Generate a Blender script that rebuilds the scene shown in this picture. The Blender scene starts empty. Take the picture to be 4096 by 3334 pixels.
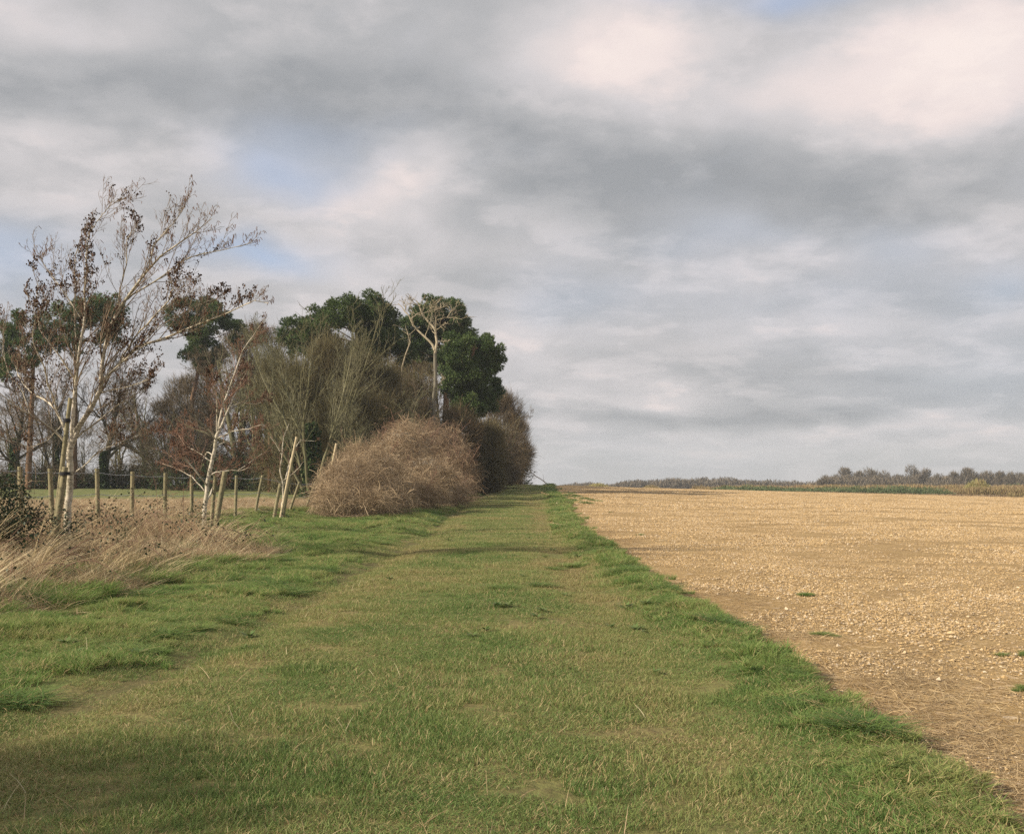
import bpy, math, random
import numpy as np

# ------------------------------------------------------------------ camera, sky, sun, exposure
HAZE = 0.0004
F, HX, HY, EYE = 1098.0, 512.0, 470.0, 1.5        # focal length in pixels, vanishing point, eye height
sc = bpy.context.scene
COL = sc.collection
cam = bpy.data.cameras.new('camera'); cob = bpy.data.objects.new('camera', cam); COL.objects.link(cob)
cob.location = (0, 0, EYE); cob.rotation_euler = (math.radians(90), 0, 0)
cam.sensor_width = 36; cam.lens = 36 * F / 1024; cam.shift_y = (HY - 416.5) / 1024
cam.clip_start = 0.1; cam.clip_end = 6000
sc.camera = cob
SUN_EL, SUN_AZ = math.radians(30), math.radians(-114)     # azimuth from +Y (view direction), negative = left
SUN_STR, SKY_STR, EXPOSURE = 5.0, 0.10, 0.36
sd = (math.sin(SUN_AZ) * math.cos(SUN_EL), math.cos(SUN_AZ) * math.cos(SUN_EL), math.sin(SUN_EL))
sl = bpy.data.lights.new('sun', 'SUN'); sl.energy = SUN_STR; sl.angle = math.radians(0.9); sl.color = (1.0, 0.88, 0.69)
so = bpy.data.objects.new('sun', sl); COL.objects.link(so)
from mathutils import Vector
so.rotation_euler = Vector(sd).to_track_quat('Z', 'Y').to_euler()
sc.view_settings.view_transform = 'Standard'
try: sc.view_settings.look = 'None'
except Exception: pass
sc.view_settings.exposure = EXPOSURE; sc.view_settings.gamma = 1
sc.render.engine = 'CYCLES'
sc.cycles.max_bounces = 5; sc.cycles.diffuse_bounces = 3; sc.cycles.transmission_bounces = 3
sc.cycles.transparent_max_bounces = 4; sc.cycles.use_denoising = False


class NT:
    """tiny node helper"""
    def __init__(s, tree): s.t = tree; s.n = tree.nodes; s.l = tree.links
    def new(s, typ, **kw):
        n = s.n.new(typ)
        for k, v in kw.items(): setattr(n, k, v)
        return n
    def put(s, sock, v):
        if v is None: return
        if isinstance(v, bpy.types.NodeSocket): s.l.new(v, sock)
        else: sock.default_value = v
    def m(s, op, a=None, b=None, c=None, clamp=False):
        n = s.new('ShaderNodeMath', operation=op, use_clamp=clamp)
        s.put(n.inputs[0], a); s.put(n.inputs[1], b); s.put(n.inputs[2], c); return n.outputs[0]
    def vm(s, op, a=None, b=None):
        n = s.new('ShaderNodeVectorMath', operation=op); s.put(n.inputs[0], a); s.put(n.inputs[1], b)
        return n.outputs[1] if op in ('DOT_PRODUCT', 'LENGTH') else n.outputs[0]
    def mix(s, f, a, b):
        n = s.new('ShaderNodeMix', data_type='RGBA'); s.put(n.inputs[0], f)
        s.put(n.inputs[6], col4(a)); s.put(n.inputs[7], col4(b)); return n.outputs[2]
    def noise(s, vec, scale, detail=3, rough=0.55, dist=0.0, out=0):
        n = s.new('ShaderNodeTexNoise'); s.put(n.inputs['Vector'], vec); n.inputs['Scale'].default_value = scale
        n.inputs['Detail'].default_value = detail; n.inputs['Roughness'].default_value = rough
        n.inputs['Distortion'].default_value = dist; return n.outputs[out]
    def ramp(s, f, stops):
        n = s.new('ShaderNodeValToRGB'); s.put(n.inputs[0], f); e = n.color_ramp.elements
        while len(e) < len(stops): e.new(0.5)
        for i, (p, c) in enumerate(stops): e[i].position = p; e[i].color = col4(c)
        return n.outputs[0]
    def rng(s, v, a, b, c=0.0, d=1.0):
        n = s.new('ShaderNodeMapRange'); s.put(n.inputs[0], v)
        for i, q in enumerate((a, b, c, d)): n.inputs[i + 1].default_value = q
        return n.outputs[0]


def col4(c):
    if isinstance(c, (tuple, list)) and len(c) == 3: return (c[0], c[1], c[2], 1.0)
    if isinstance(c, (int, float)): return (c, c, c, 1.0)
    return c


# world: Nishita sky behind broken cloud, the cloud described by direction (azimuth / elevation)
w = bpy.data.worlds.new('World'); sc.world = w; w.use_nodes = True
nt = NT(w.node_tree); nt.n.clear()
tc = nt.new('ShaderNodeTexCoord'); dirv = tc.outputs['Generated']
sep = nt.new('ShaderNodeSeparateXYZ'); nt.l.new(dirv, sep.inputs[0]); dx, dy, dz = sep.outputs
sky = nt.new('ShaderNodeTexSky', sky_type='NISHITA', sun_disc=False)
sky.sun_elevation = SUN_EL; sky.sun_rotation = SUN_AZ; sky.air_density = 1.0; sky.dust_density = 1.5
az = nt.m('ARCTAN2', dx, dy); el = nt.m('ARCSINE', dz)
dzc = nt.m('ADD', nt.m('MAXIMUM', dz, 0.0), 0.20)
pl = nt.new('ShaderNodeCombineXYZ'); nt.l.new(nt.m('DIVIDE', dx, dzc), pl.inputs[0]); nt.l.new(nt.m('DIVIDE', dy, dzc), pl.inputs[1])
ae = nt.new('ShaderNodeCombineXYZ'); nt.l.new(az, ae.inputs[0]); nt.l.new(nt.m('MULTIPLY', el, 1.7), ae.inputs[1])
n_big = nt.noise(pl.outputs[0], 1.9, 8, 0.55, 0.15)
n_puff = nt.rng(nt.noise(pl.outputs[0], 3.4, 9, 0.58, 0.1), .49, .59)
n_fine = nt.noise(ae.outputs[0], 8.0, 7, 0.58, 0.2)
wz = nt.noise(ae.outputs[0], 5.0, 3, 0.5, 0.3, out=1)
wsep = nt.new('ShaderNodeSeparateColor'); nt.l.new(wz, wsep.inputs[0])
azw = nt.m('ADD', az, nt.m('MULTIPLY', nt.m('SUBTRACT', wsep.outputs[0], 0.5), 0.16))
elw = nt.m('ADD', el, nt.m('MULTIPLY', nt.m('SUBTRACT', wsep.outputs[1], 0.5), 0.09))


def blobs(lst):
    acc = None
    for (px, py, rx, ry, amp) in lst:
        a0 = math.atan((px - HX) / F); e0 = math.atan((HY - py) / math.hypot(F, px - HX))
        u = nt.m('MULTIPLY', nt.m('SUBTRACT', azw, a0), F / rx); v = nt.m('MULTIPLY', nt.m('SUBTRACT', elw, e0), F / ry)
        q = nt.m('ADD', nt.m('MULTIPLY', u, u), nt.m('MULTIPLY', v, v))
        g = nt.m('MULTIPLY', nt.m('POWER', 2.718, nt.m('MULTIPLY', q, -1.0)), amp)
        acc = g if acc is None else nt.m('ADD', acc, g)
    return acc


bright = blobs([(600, 45, 80, 34, .34), (860, 85, 260, 58, .32), (1000, 20, 150, 50, .12), (380, 200, 80, 30, .30), (60, 10, 120, 22, .22),
                (40, 80, 130, 40, -.18), (330, 90, 240, 50, -.22), (620, 165, 200, 34, -.30), (860, 195, 230, 42, -.25), (480, 130, 120, 26, -.1),
                (520, 335, 60, 30, .28), (760, 260, 130, 26, .14), (640, 390, 90, 16, .20), (700, 350, 60, 14, .14), (850, 330, 90, 16, .16),
                (860, 432, 170, 8, .22), (760, 412, 260, 9, -.26), (640, 450, 160, 8, .16), (930, 385, 160, 12, -.14), (960, 300, 90, 22, -.10), (1000, 220, 90, 20, .12),
                (840, 260, 40, 18, .10), (210, 150, 60, 20, .10), (130, 180, 160, 22, .10), (800, 452, 300, 8, .05), (280, 270, 130, 40, .12)])
gap = blobs([(285, 165, 60, 26, .62), (240, 262, 60, 20, .85), (25, 265, 60, 36, .60), (660, -8, 60, 12, .8), (815, -12, 60, 12, .7),
             (330, 130, 60, 20, .25), (700, 235, 90, 22, .20), (900, 240, 70, 24, .20), (1010, 290, 40, 20, .25), (570, 300, 60, 34, .22),
             (800, 300, 200, 40, .16), (660, 455, 200, 22, .30), (980, 380, 120, 60, .20)])
b = nt.m('ADD', nt.m('ADD', 0.40, nt.m('MULTIPLY', bright, 1.2)), nt.m('MULTIPLY', nt.m('SUBTRACT', n_fine, 0.5), 0.50))
b = nt.m('ADD', b, nt.m('MULTIPLY', nt.m('SUBTRACT', n_puff, 0.4), 0.15))
b = nt.m('ADD', b, nt.m('MULTIPLY', nt.m('SUBTRACT', n_big, 0.5), 0.75))
cloud = nt.ramp(b, [(0.0, (.27, .28, .295)), (0.3, (.375, .375, .385)), (0.56, (.52, .495, .50)), (0.80, (.685, .60, .58)), (1.0, (.76, .665, .625))])
g2 = nt.m('MULTIPLY', nt.m('ADD', gap, nt.m('MULTIPLY', nt.m('SUBTRACT', n_fine, 0.5), 0.25)), 0.85, clamp=True)
blue = nt.mix(0.55, nt.vm('SCALE', sky.outputs[0]), (.40, .50, .72))
sclnode = blue.node.inputs[6].links[0].from_node; sclnode.inputs[3].default_value = SKY_STR
skyc = nt.mix(g2, cloud, blue)
bg = nt.new('ShaderNodeBackground'); nt.l.new(nt.vm('SCALE', skyc), bg.inputs[0])
bg.inputs[0].links[0].from_node.inputs[3].default_value = 1.0 / SKY_STR
bg.inputs[1].default_value = SKY_STR
wo = nt.new('ShaderNodeOutputWorld'); nt.l.new(bg.outputs[0], wo.inputs[0])

# ------------------------------------------------------------------ general helpers
RS = np.random.default_rng


def tag(o, label=None, cat=None, group=None, kind=None):
    if label: o['label'] = label
    if cat: o['category'] = cat
    if group: o['group'] = group
    if kind: o['kind'] = kind
    return o


def empty(name, loc, label, cat, group=None):
    o = bpy.data.objects.new(name, None); COL.objects.link(o); o.location = loc; o.empty_display_size = .3
    return tag(o, label, cat, group)


def raw_mesh(name, V, Fc, nside, attrs=None, smooth=True):
    """V (n,3), Fc (m,nside) int, attrs {name:(n,) float}"""
    me = bpy.data.meshes.new(name); V = np.ascontiguousarray(V, dtype=np.float32); Fc = np.ascontiguousarray(Fc, dtype=np.int32)
    me.vertices.add(len(V)); me.vertices.foreach_set('co', V.ravel())
    me.loops.add(Fc.size); me.loops.foreach_set('vertex_index', Fc.ravel())
    me.polygons.add(len(Fc)); me.polygons.foreach_set('loop_start', np.arange(0, Fc.size, nside, dtype=np.int32))
    me.polygons.foreach_set('use_smooth', np.full(len(Fc), smooth))
    for k, a in (attrs or {}).items():
        at = me.attributes.new(k, 'FLOAT', 'POINT'); at.data.foreach_set('value', np.ascontiguousarray(a, dtype=np.float32))
    me.update(calc_edges=True); return me


def link(name, me, mat=None, parent=None, loc=None):
    o = bpy.data.objects.new(name, me)
    if mat is not None: me.materials.append(mat)
    COL.objects.link(o)
    if loc is not None: o.location = loc
    if parent is not None: o.parent = parent
    return o


def unit(v): return v / np.maximum(np.linalg.norm(v, axis=-1, keepdims=True), 1e-9)


class Geo:
    """collects quads from tubes, ribbons and leaf cards"""
    def __init__(s): s.V = []; s.Q = []; s.R = []; s.n = 0
    def add(s, V, Q, R):
        s.V.append(V); s.Q.append(Q + s.n); s.R.append(R); s.n += len(V)
    def tubes(s, P, R, sides=4, rnd=None):
        N, K, _ = P.shape
        T = np.empty_like(P); T[:, 1:-1] = P[:, 2:] - P[:, :-2]; T[:, 0] = P[:, 1] - P[:, 0]; T[:, -1] = P[:, -1] - P[:, -2]
        T = unit(T)
        ref = np.where(np.abs(T[:, :1, 2:3]) > .9, np.array([1., .13, 0]), np.array([.1, .05, 1.]))
        A = unit(np.cross(T, np.broadcast_to(ref, T.shape))); B = np.cross(T, A)
        th = np.arange(sides) * 2 * math.pi / sides
        V = P[:, :, None] + R[:, :, None, None] * (np.cos(th)[None, None, :, None] * A[:, :, None] + np.sin(th)[None, None, :, None] * B[:, :, None])
        base = (np.arange(N) * K * sides)[:, None, None] + (np.arange(K - 1) * sides)[None, :, None]
        j = np.arange(sides)[None, None, :]; j2 = (j + 1) % sides
        Q = np.stack([base + j, base + j2, base + sides + j2, base + sides + j], -1).reshape(-1, 4)
        if rnd is None: rnd = np.random.default_rng(N + K).random(N)
        s.add(V.reshape(-1, 3), Q, np.repeat(rnd, K * sides))
        # end caps (only worth it for thick ones)
        if sides >= 6:
            for ring in (0, K - 1):
                c = P[:, ring]; V2 = np.concatenate([V[:, ring], c[:, None]], 1)
                bb = (np.arange(N) * (sides + 1))[:, None]; jj = np.arange(0, sides, 2)[None]
                Q2 = np.stack([bb + jj, bb + (jj + 1) % sides, bb + (jj + 2) % sides, bb + sides + 0 * jj], -1).reshape(-1, 4)
                s.add(V2.reshape(-1, 3), Q2, np.repeat(rnd, sides + 1))
    def ribbons(s, P, W, side, rnd):
        N, K, _ = P.shape
        V = np.stack([P - side[:, None] * W[:, :, None] / 2, P + side[:, None] * W[:, :, None] / 2], 2)
        base = (np.arange(N) * K * 2)[:, None] + (np.arange(K - 1) * 2)[None]
        Q = np.stack([base, base + 1, base + 3, base + 2], -1).reshape(-1, 4)
        s.add(V.reshape(-1, 3), Q, np.repeat(rnd, K * 2))
    def cards(s, C, A, B, rnd):
        """quads with half-axes A, B (kite shaped leaves)"""
        V = np.stack([C - A, C - B * .9 - A * .1, C + A, C + B * .9 - A * .1], 1)
        Q = (np.arange(len(C)) * 4)[:, None] + np.arange(4)[None]
        s.add(V.reshape(-1, 3), Q, np.repeat(rnd, 4))
    def mesh(s, name, smooth=True):
        return raw_mesh(name, np.concatenate(s.V), np.concatenate(s.Q), 4, {'rnd': np.concatenate(s.R)}, smooth)


def multi(name, parent, lst):
    V, Q, Rr, mi, n = [], [], [], [], 0
    for j, (g, mt) in enumerate(lst):
        v = np.concatenate(g.V); q = np.concatenate(g.Q) + n; V.append(v); Q.append(q); Rr.append(np.concatenate(g.R)); mi.append(np.full(len(q), j, dtype=np.int32)); n += len(v)
    me = raw_mesh(name, np.concatenate(V), np.concatenate(Q), 4, {'rnd': np.concatenate(Rr)})
    for _, mt in lst: me.materials.append(mt)
    me.polygons.foreach_set('material_index', np.concatenate(mi)); return link(name, me, None, parent)


def rdir(rg, n):
    return unit(rg.normal(size=(n, 3)))


_H = RS(5).random((256, 256))
def vnoise(x, y, sc_=1.0, seed=0):
    x = np.asarray(x, float) / sc_ + seed * 17.3; y = np.asarray(y, float) / sc_ + seed * 9.1
    xi = np.floor(x).astype(int); yi = np.floor(y).astype(int); fx = x - xi; fy = y - yi
    fx = fx * fx * (3 - 2 * fx); fy = fy * fy * (3 - 2 * fy)
    h = lambda a, b: _H[a & 255, b & 255]
    return (h(xi, yi) * (1 - fx) + h(xi + 1, yi) * fx) * (1 - fy) + (h(xi, yi + 1) * (1 - fx) + h(xi + 1, yi + 1) * fx) * fy


def sstep(a, b, x):
    t = np.clip((x - a) / (b - a), 0, 1); return t * t * (3 - 2 * t)


# ------------------------------------------------------------------ land form
def x_edge(Y):      # edge between the grass track and the stony field
    e = np.interp(Y, [-20, 4.5, 12, 26, 38, 51, 82, 110, 150, 300], [2.18, 2.14, 2.02, 1.75, 2.0, 2.4, 3.05, 4.0, 6, 14])
    return e + (vnoise(Y, 0 * Y, .9, 3) - .5) * .20 + (vnoise(Y, 0 * Y, 3.1, 4) - .5) * .20
def x_rut(Y): return np.interp(Y, [-20, 5.9, 14, 26, 57, 120], [-3.0, -2.75, -2.35, -2.05, -1.9, -1.6]) + (vnoise(Y, 0 * Y, 5, 6) - .5) * .3
def x_dead(Y):      # where the tall dead grass on the left begins
    return np.interp(Y, [-20, 9, 10.7, 14.3, 18, 21, 23, 26, 31, 36, 42, 57, 75, 110, 160], [-9, -5.7, -5.0, -4.6, -4.1, -4.6, -6.1, -7.3, -7.6, -6.6, -4.6, -3.7, -4.2, -4.4, -4]) + (vnoise(Y, 0 * Y, 1.1, 8) - .5) * .5
def x_fence(Y): return -10.2 + .089 * Y


def height(X, Y):
    X = np.asarray(X, float); Y = np.asarray(Y, float)
    xe = x_edge(Y); f = sstep(-.12, .16, X - xe)                      # 1 on the field
    h = (vnoise(X, Y, 6, 1) - .5) * .10 * (1 - f)
    tuss = sstep(.42, .8, vnoise(X, Y * .8, .62, 2)) * .5 + vnoise(X, Y, .23, 5) * .25
    verge = np.clip(sstep(.3, 1.4, x_rut(Y) - X) + sstep(-1.0, -.2, X - xe) * .8, 0, 1)
    h += (.02 + .085 * verge) * tuss * (1 - f)
    h += .05 * sstep(-.8, -.1, X - xe) * (1 - f)
    h -= .07 * np.exp(-((X - x_rut(Y)) / .32) ** 2) * (.5 + vnoise(X, Y, 1.7, 9))
    h += .10 * np.exp(-((X - x_rut(Y) + .9) / .5) ** 2) * vnoise(X, Y, 2.3, 12) * sstep(14, 30, Y)
    h -= .035 * np.exp(-((X - 1.0) / .5) ** 2) * (1 - f)
    h += .2 * sstep(-5, -8, X) * sstep(60, 25, Y)
    h += f * ((vnoise(X, Y, 1.3, 21) - .5) * .016 + (vnoise(X, Y, .2, 22) - .5) * .012 - .03)
    # wide shapes: the field falls away to the right, a brow ahead, lower land beyond
    yc = np.interp(X, [-200, 5, 25, 80, 400], [114, 114, 112, 118, 125])
    h += -.0265 * np.clip(X - 4, 0, 140) * sstep(10, 70, Y) - .012 * np.clip(X - 144, 0, 400)
    over = np.clip(Y - yc, 0, None)
    h += -.024 * over - .02 * np.minimum(over, 30) * sstep(30, 0, X) * sstep(-200, -60, X)
    h += -.03 * np.clip(-X - 40, 0, 100) * sstep(80, 160, Y)
    return h


def px(x, y, Y):    # the point seen at pixel (x, y) at distance Y
    return np.array([(x - HX) / F * Y, Y, EYE + (HY - y) / F * Y])


# ------------------------------------------------------------------ materials
def new_mat(name):
    m = bpy.data.materials.new(name); m.use_nodes = True; t = NT(m.node_tree); t.n.clear(); return m, t


def finish(t, colr, rough=.85, bump=None, bstr=.5, bdist=.02, transl=0.0, spec=.25):
    p = t.new('ShaderNodeBsdfPrincipled'); t.put(p.inputs['Base Color'], col4(colr)); t.put(p.inputs['Roughness'], rough)
    p.inputs['Specular IOR Level'].default_value = spec
    if bump is not None:
        bn = t.new('ShaderNodeBump'); bn.inputs['Strength'].default_value = bstr; bn.inputs['Distance'].default_value = bdist
        t.put(bn.inputs['Height'], bump); t.l.new(bn.outputs[0], p.inputs['Normal'])
    o = t.new('ShaderNodeOutputMaterial'); s = p.outputs[0]
    if transl > 0:
        tr = t.new('ShaderNodeBsdfTranslucent'); t.put(tr.inputs[0], col4(colr))
        mx = t.new('ShaderNodeMixShader'); mx.inputs[0].default_value = transl
        t.l.new(p.outputs[0], mx.inputs[1]); t.l.new(tr.outputs[0], mx.inputs[2]); s = mx.outputs[0]
    t.l.new(s, o.inputs[0])


def attr(t, name, inst=False):
    a = t.new('ShaderNodeAttribute'); a.attribute_name = name
    if inst: a.attribute_type = 'INSTANCER'
    return a.outputs['Fac']


def wpos(t): return t.new('ShaderNodeNewGeometry').outputs['Position']


def bark_mat(name, c1, c2, c3, s1=2.0, s2=9.0, bands=False, lo=.42, hi=.6):
    m, t = new_mat(name); tcx = t.new('ShaderNodeTexCoord').outputs['Object']
    a = t.noise(tcx, s1, 4, .6); bb = t.noise(tcx, s2, 4, .65)
    c = t.mix(t.rng(a, lo, hi), c1, c2); c = t.mix(t.rng(bb, .52, .68), c, c3)
    if bands:
        mp = t.new('ShaderNodeMapping'); t.l.new(tcx, mp.inputs[0]); mp.inputs['Scale'].default_value = (2, 2, 22)
        c = t.mix(t.m('MULTIPLY', t.rng(t.noise(mp.outputs[0], 2.0, 3, .6), .52, .64), .75), c, (.10, .085, .06))
    c = t.mix(t.m('MULTIPLY', attr(t, 'rnd'), .25), c, c3)
    finish(t, c, .9, bb, .7, .01, spec=.15); return m


def blade_mat(name, stops, frac, straw, transl=.35, patch=2.5, pamp=1.0, rough=.55):
    """stops: colours along a world-position noise; frac of blades straw-coloured"""
    m, t = new_mat(name); P = wpos(t)
    n1 = t.noise(P, 1.0 / patch, 3, .6, .3); r = attr(t, 'rnd')
    v = t.m('ADD', n1, t.m('MULTIPLY', t.m('SUBTRACT', r, .5), .30)); v = t.m('ADD', v, t.m('MULTIPLY', t.m('SUBTRACT', attr(t, 'tint', True), .5), .55 * pamp))
    c = t.ramp(v, stops)
    fr = t.m('FRACT', t.m('MULTIPLY', r, 37.7)); n2 = t.noise(P, .9, 3, .6)
    thr = t.m('MULTIPLY', t.rng(n2, .35, .65, .45, 1.5), frac)
    c = t.mix(t.m('LESS_THAN', fr, thr), c, t.mix(t.m('FRACT', t.m('MULTIPLY', r, 91.3)), straw[0], straw[1]))
    finish(t, c, rough, transl=transl, spec=.2); return m


def leafy_mat(name, c1, c2, c3, transl=.25, rough=.6, s=.6):
    m, t = new_mat(name); r = attr(t, 'rnd'); n1 = t.noise(wpos(t), s, 3, .6)
    c = t.mix(t.rng(n1, .38, .62), c1, c2); c = t.mix(t.rng(r, .6, 1.0), c, c3)
    finish(t, c, rough, transl=transl, spec=.2); return m


M = {}
M['alder'] = bark_mat('alder_bark', (.66, .60, .51), (.46, .42, .32), (.19, .17, .12), 3.0, 14.0, True)
M['alder_twig'] = bark_mat('alder_twig_bark', (.24, .19, .14), (.30, .25, .19), (.13, .09, .07), 2, 8)
M['red_twig'] = bark_mat('reddish_twig_bark', (.24, .14, .10), (.30, .20, .15), (.12, .07, .055), 2, 8)
M['grey_bark'] = bark_mat('green_grey_bark', (.165, .16, .09), (.21, .195, .125), (.09, .088, .05), 1.2, 5)
M['brown_bark'] = bark_mat('brown_twig_bark', (0.140, 0.106, 0.072), (0.187, 0.149, 0.102), (0.076, 0.060, 0.043), 1.0, 5)
M['dark_bark'] = bark_mat('dark_ivied_bark', (.07, .065, .042), (.12, .10, .07), (.04, .042, .025), 1.0, 4)
M['dead_bark'] = bark_mat('bleached_dead_wood', (0.42, 0.36, 0.26), (0.31, 0.27, 0.19), (0.216, 0.180, 0.126), 1.5, 6)
M['grey_dead'] = bark_mat('grey_dead_trunk', (.22, .20, .155), (.17, .155, .115), (.14, .125, .10), .9, 4)
M['pine_bark'] = bark_mat('orange_pine_bark', (.23, .135, .08), (.17, .11, .075), (.08, .06, .045), 1.0, 5)
M['far_bark'] = leafy_mat('distant_bare_twigs', (.145, .12, .09), (.165, .135, .10), (.095, .085, .065), 0, .9, .05)
M['pine'] = leafy_mat('pine_needles', (.056, .098, .034), (.095, .142, .046), (.17, .20, .07), .15)
M['ivy'] = leafy_mat('ivy_leaves', (.030, .055, .020), (.045, .080, .028), (.08, .11, .035), .2)
M['bramble_leaf'] = leafy_mat('bramble_leaves', (.022, .038, .020), (.035, .058, .026), (.07, .075, .04), .15, .5, 3)
M['gorse'] = leafy_mat('gorse_foliage', (.10, .145, .075), (.13, .165, .08), (.18, .20, .10), .2, .7, .15)
M['tan_scrub'] = leafy_mat('tan_scrub_twigs', (.36, .27, .16), (.30, .24, .12), (.24, .15, .09), .2, .8, .08)
M['willow'] = leafy_mat('yellow_willow_twigs', (.38, .36, .15), (.34, .28, .15), (.30, .20, .11), .2, .8, .2)
M['tangle'] = leafy_mat('dead_climber_stems', (.39, .295, .19), (.27, .20, .13), (.53, .42, .29), .1, .8, .9)
M['fluff'] = leafy_mat('grey_seed_heads', (.36, .32, .26), (.30, .26, .21), (.44, .40, .33), .3, .9, 1)
M['thorn'] = leafy_mat('red_brown_thorn_twigs', (.25, .18, .12), (.31, .23, .155), (.16, .11, .07), .1, .85, .9)
M['under'] = leafy_mat('undergrowth_twigs', (0.092, 0.072, 0.044), (0.128, 0.096, 0.060), (0.048, 0.052, 0.024), .1, .85, .4)
M['weed'] = leafy_mat('weed_leaves', (.12, .20, .06), (.17, .24, .08), (.22, .22, .10), .3, .5, 3)
M['cone'] = leafy_mat('alder_cones', (.055, .032, .022), (.075, .045, .03), (.04, .025, .018), 0, .8, 3)
M['catkin'] = leafy_mat('alder_catkins', (.15, .07, .045), (.20, .11, .065), (.11, .05, .035), 0, .8, 3)
M['post'] = bark_mat('weathered_post', (.30, .265, .165), (.23, .21, .13), (.13, .12, .075), 3, 16)
M['stake'] = bark_mat('pale_stake_wood', (.58, .48, .33), (.47, .40, .26), (.30, .26, .16), 3, 14)
m_, t_ = new_mat('galvanised_wire'); finish(t_, (.30, .32, .35), .5); M['wire'] = m_
m_, t_ = new_mat('black_rubber'); finish(t_, t_.mix(t_.noise(wpos(t_), 30), (.015, .015, .017), (.03, .03, .035)), .6); M['rubber'] = m_
M['g_path'] = blade_mat('track_grass', [(.22, (.13, .21, .06)), (.45, (.205, .265, .088)), (.62, (.28, .295, .11)), (.85, (.31, .255, .125))], .17, ((.56, .46, .26), (.38, .28, .14)), .3, 2.2)
M['g_verge'] = blade_mat('verge_grass', [(.22, (0.122, 0.226, 0.061)), (.42, (0.183, 0.287, 0.079)), (.6, (0.250, 0.323, 0.104)), (.8, (0.342, 0.342, 0.134))], .16, ((0.634, 0.512, 0.281), (0.488, 0.366, 0.195)), .4, 1.6)
M['g_tuft'] = blade_mat('tussock_grass', [(.25, (0.120, 0.204, 0.060)), (.5, (0.180, 0.270, 0.072)), (.75, (0.252, 0.324, 0.108))], .06, ((0.600, 0.480, 0.240), (0.480, 0.360, 0.180)), .4, 1.2)
M['g_dead'] = blade_mat('dead_grass', [(.25, (.24, .165, .095)), (.45, (.44, .32, .19)), (.6, (.62, .47, .30)), (.8, (.32, .22, .13))], .32, ((.80, .70, .48), (.17, .135, .065)), .2, 1.5, .8)
M['g_stalk'] = blade_mat('long_dead_stalks', [(.25, (.50, .41, .25)), (.5, (.70, .59, .38)), (.75, (.60, .48, .29))], .15, ((.80, .68, .50), (.36, .24, .15)), .15, 1.5, .8)
M['litter'] = blade_mat('straw_litter', [(.25, (.32, .225, .12)), (.5, (.45, .33, .18)), (.75, (.55, .42, .24))], .25, ((.16, .105, .06), (.56, .43, .26)), .1, 1.5)


def stone_mat():
    m, t = new_mat('flint_and_clods'); r = attr(t, 'rnd')
    c = t.ramp(r, [(0, (.17, .115, .06)), (.10, (.24, .16, .08)), (.14, (.378, .254, .116)), (.4, (0.464, 0.327, 0.163)), (.70, (0.533, 0.396, 0.224)), (.86, (0.636, 0.516, 0.370)), (.94, (0.705, 0.628, 0.516)), (.955, (0.172, 0.146, 0.129)), (1, (0.103, 0.086, 0.077))])
    c = t.mix(t.m('MULTIPLY', t.noise(wpos(t), 60, 3), .5), c, (.42, .29, .15)); finish(t, c, .8, spec=.2); return m
M['stone'] = stone_mat()


def soil_mat():
    m, t = new_mat('stony_soil'); P = wpos(t)
    big = t.noise(P, .25, 4, .6); mid = t.noise(P, 2.2, 4, .65); fine = t.noise(P, 26, 4, .7)
    c = t.mix(t.rng(big, .35, .65), (0.336, 0.228, 0.104), (0.400, 0.284, 0.142)); c = t.mix(t.rng(mid, .42, .68, 0, .6), c, (0.264, 0.168, 0.080))
    c = t.mix(t.rng(fine, .5, .7, 0, .5), c, (.60, .45, .27))
    for scl, thr, cc in ((7, .24, (.56, .42, .27)), (18, .28, (.54, .40, .25)), (2.6, .12, (.62, .50, .36))):
        v = t.new('ShaderNodeTexVoronoi'); t.l.new(P, v.inputs['Vector']); v.inputs['Scale'].default_value = scl
        sp = t.new('ShaderNodeSeparateColor'); t.l.new(v.outputs['Color'], sp.inputs[0])
        k = t.m('MULTIPLY', t.m('LESS_THAN', v.outputs['Distance'], thr), t.m('GREATER_THAN', sp.outputs[0], .55))
        c = t.mix(t.m('MULTIPLY', k, .8), c, cc)
        if scl > 5:
            k = t.m('MULTIPLY', t.m('LESS_THAN', v.outputs['Distance'], thr), t.m('LESS_THAN', sp.outputs[0], .12)); c = t.mix(t.m('MULTIPLY', k, .6), c, (.16, .11, .07))
    finish(t, c, .95, t.m('ADD', fine, t.m('MULTIPLY', mid, 1.5)), .9, .03, spec=.1); return m
M['soil'] = soil_mat()


def turf_mat(name, a, b_, c_, patch=.45):
    m, t = new_mat(name); P = wpos(t)
    n1 = t.noise(P, patch, 4, .6, .3); n2 = t.noise(P, 14, 4, .7)
    c = t.mix(t.rng(n1, .35, .6), a, b_); c = t.mix(t.rng(n2, .45, .7, 0, .8), c, c_)
    finish(t, c, .95, n2, .8, .03, spec=.1); return m
M['turf'] = turf_mat('track_turf', (0.142, 0.162, 0.054), (0.216, 0.182, 0.081), (0.115, 0.088, 0.047))
M['mud'] = turf_mat('bare_worn_earth', (.125, .105, .05), (.15, .13, .06), (.085, .10, .035))
M['verge'] = turf_mat('verge_turf', (0.075, 0.150, 0.038), (0.150, 0.180, 0.060), (0.090, 0.075, 0.038))


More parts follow.
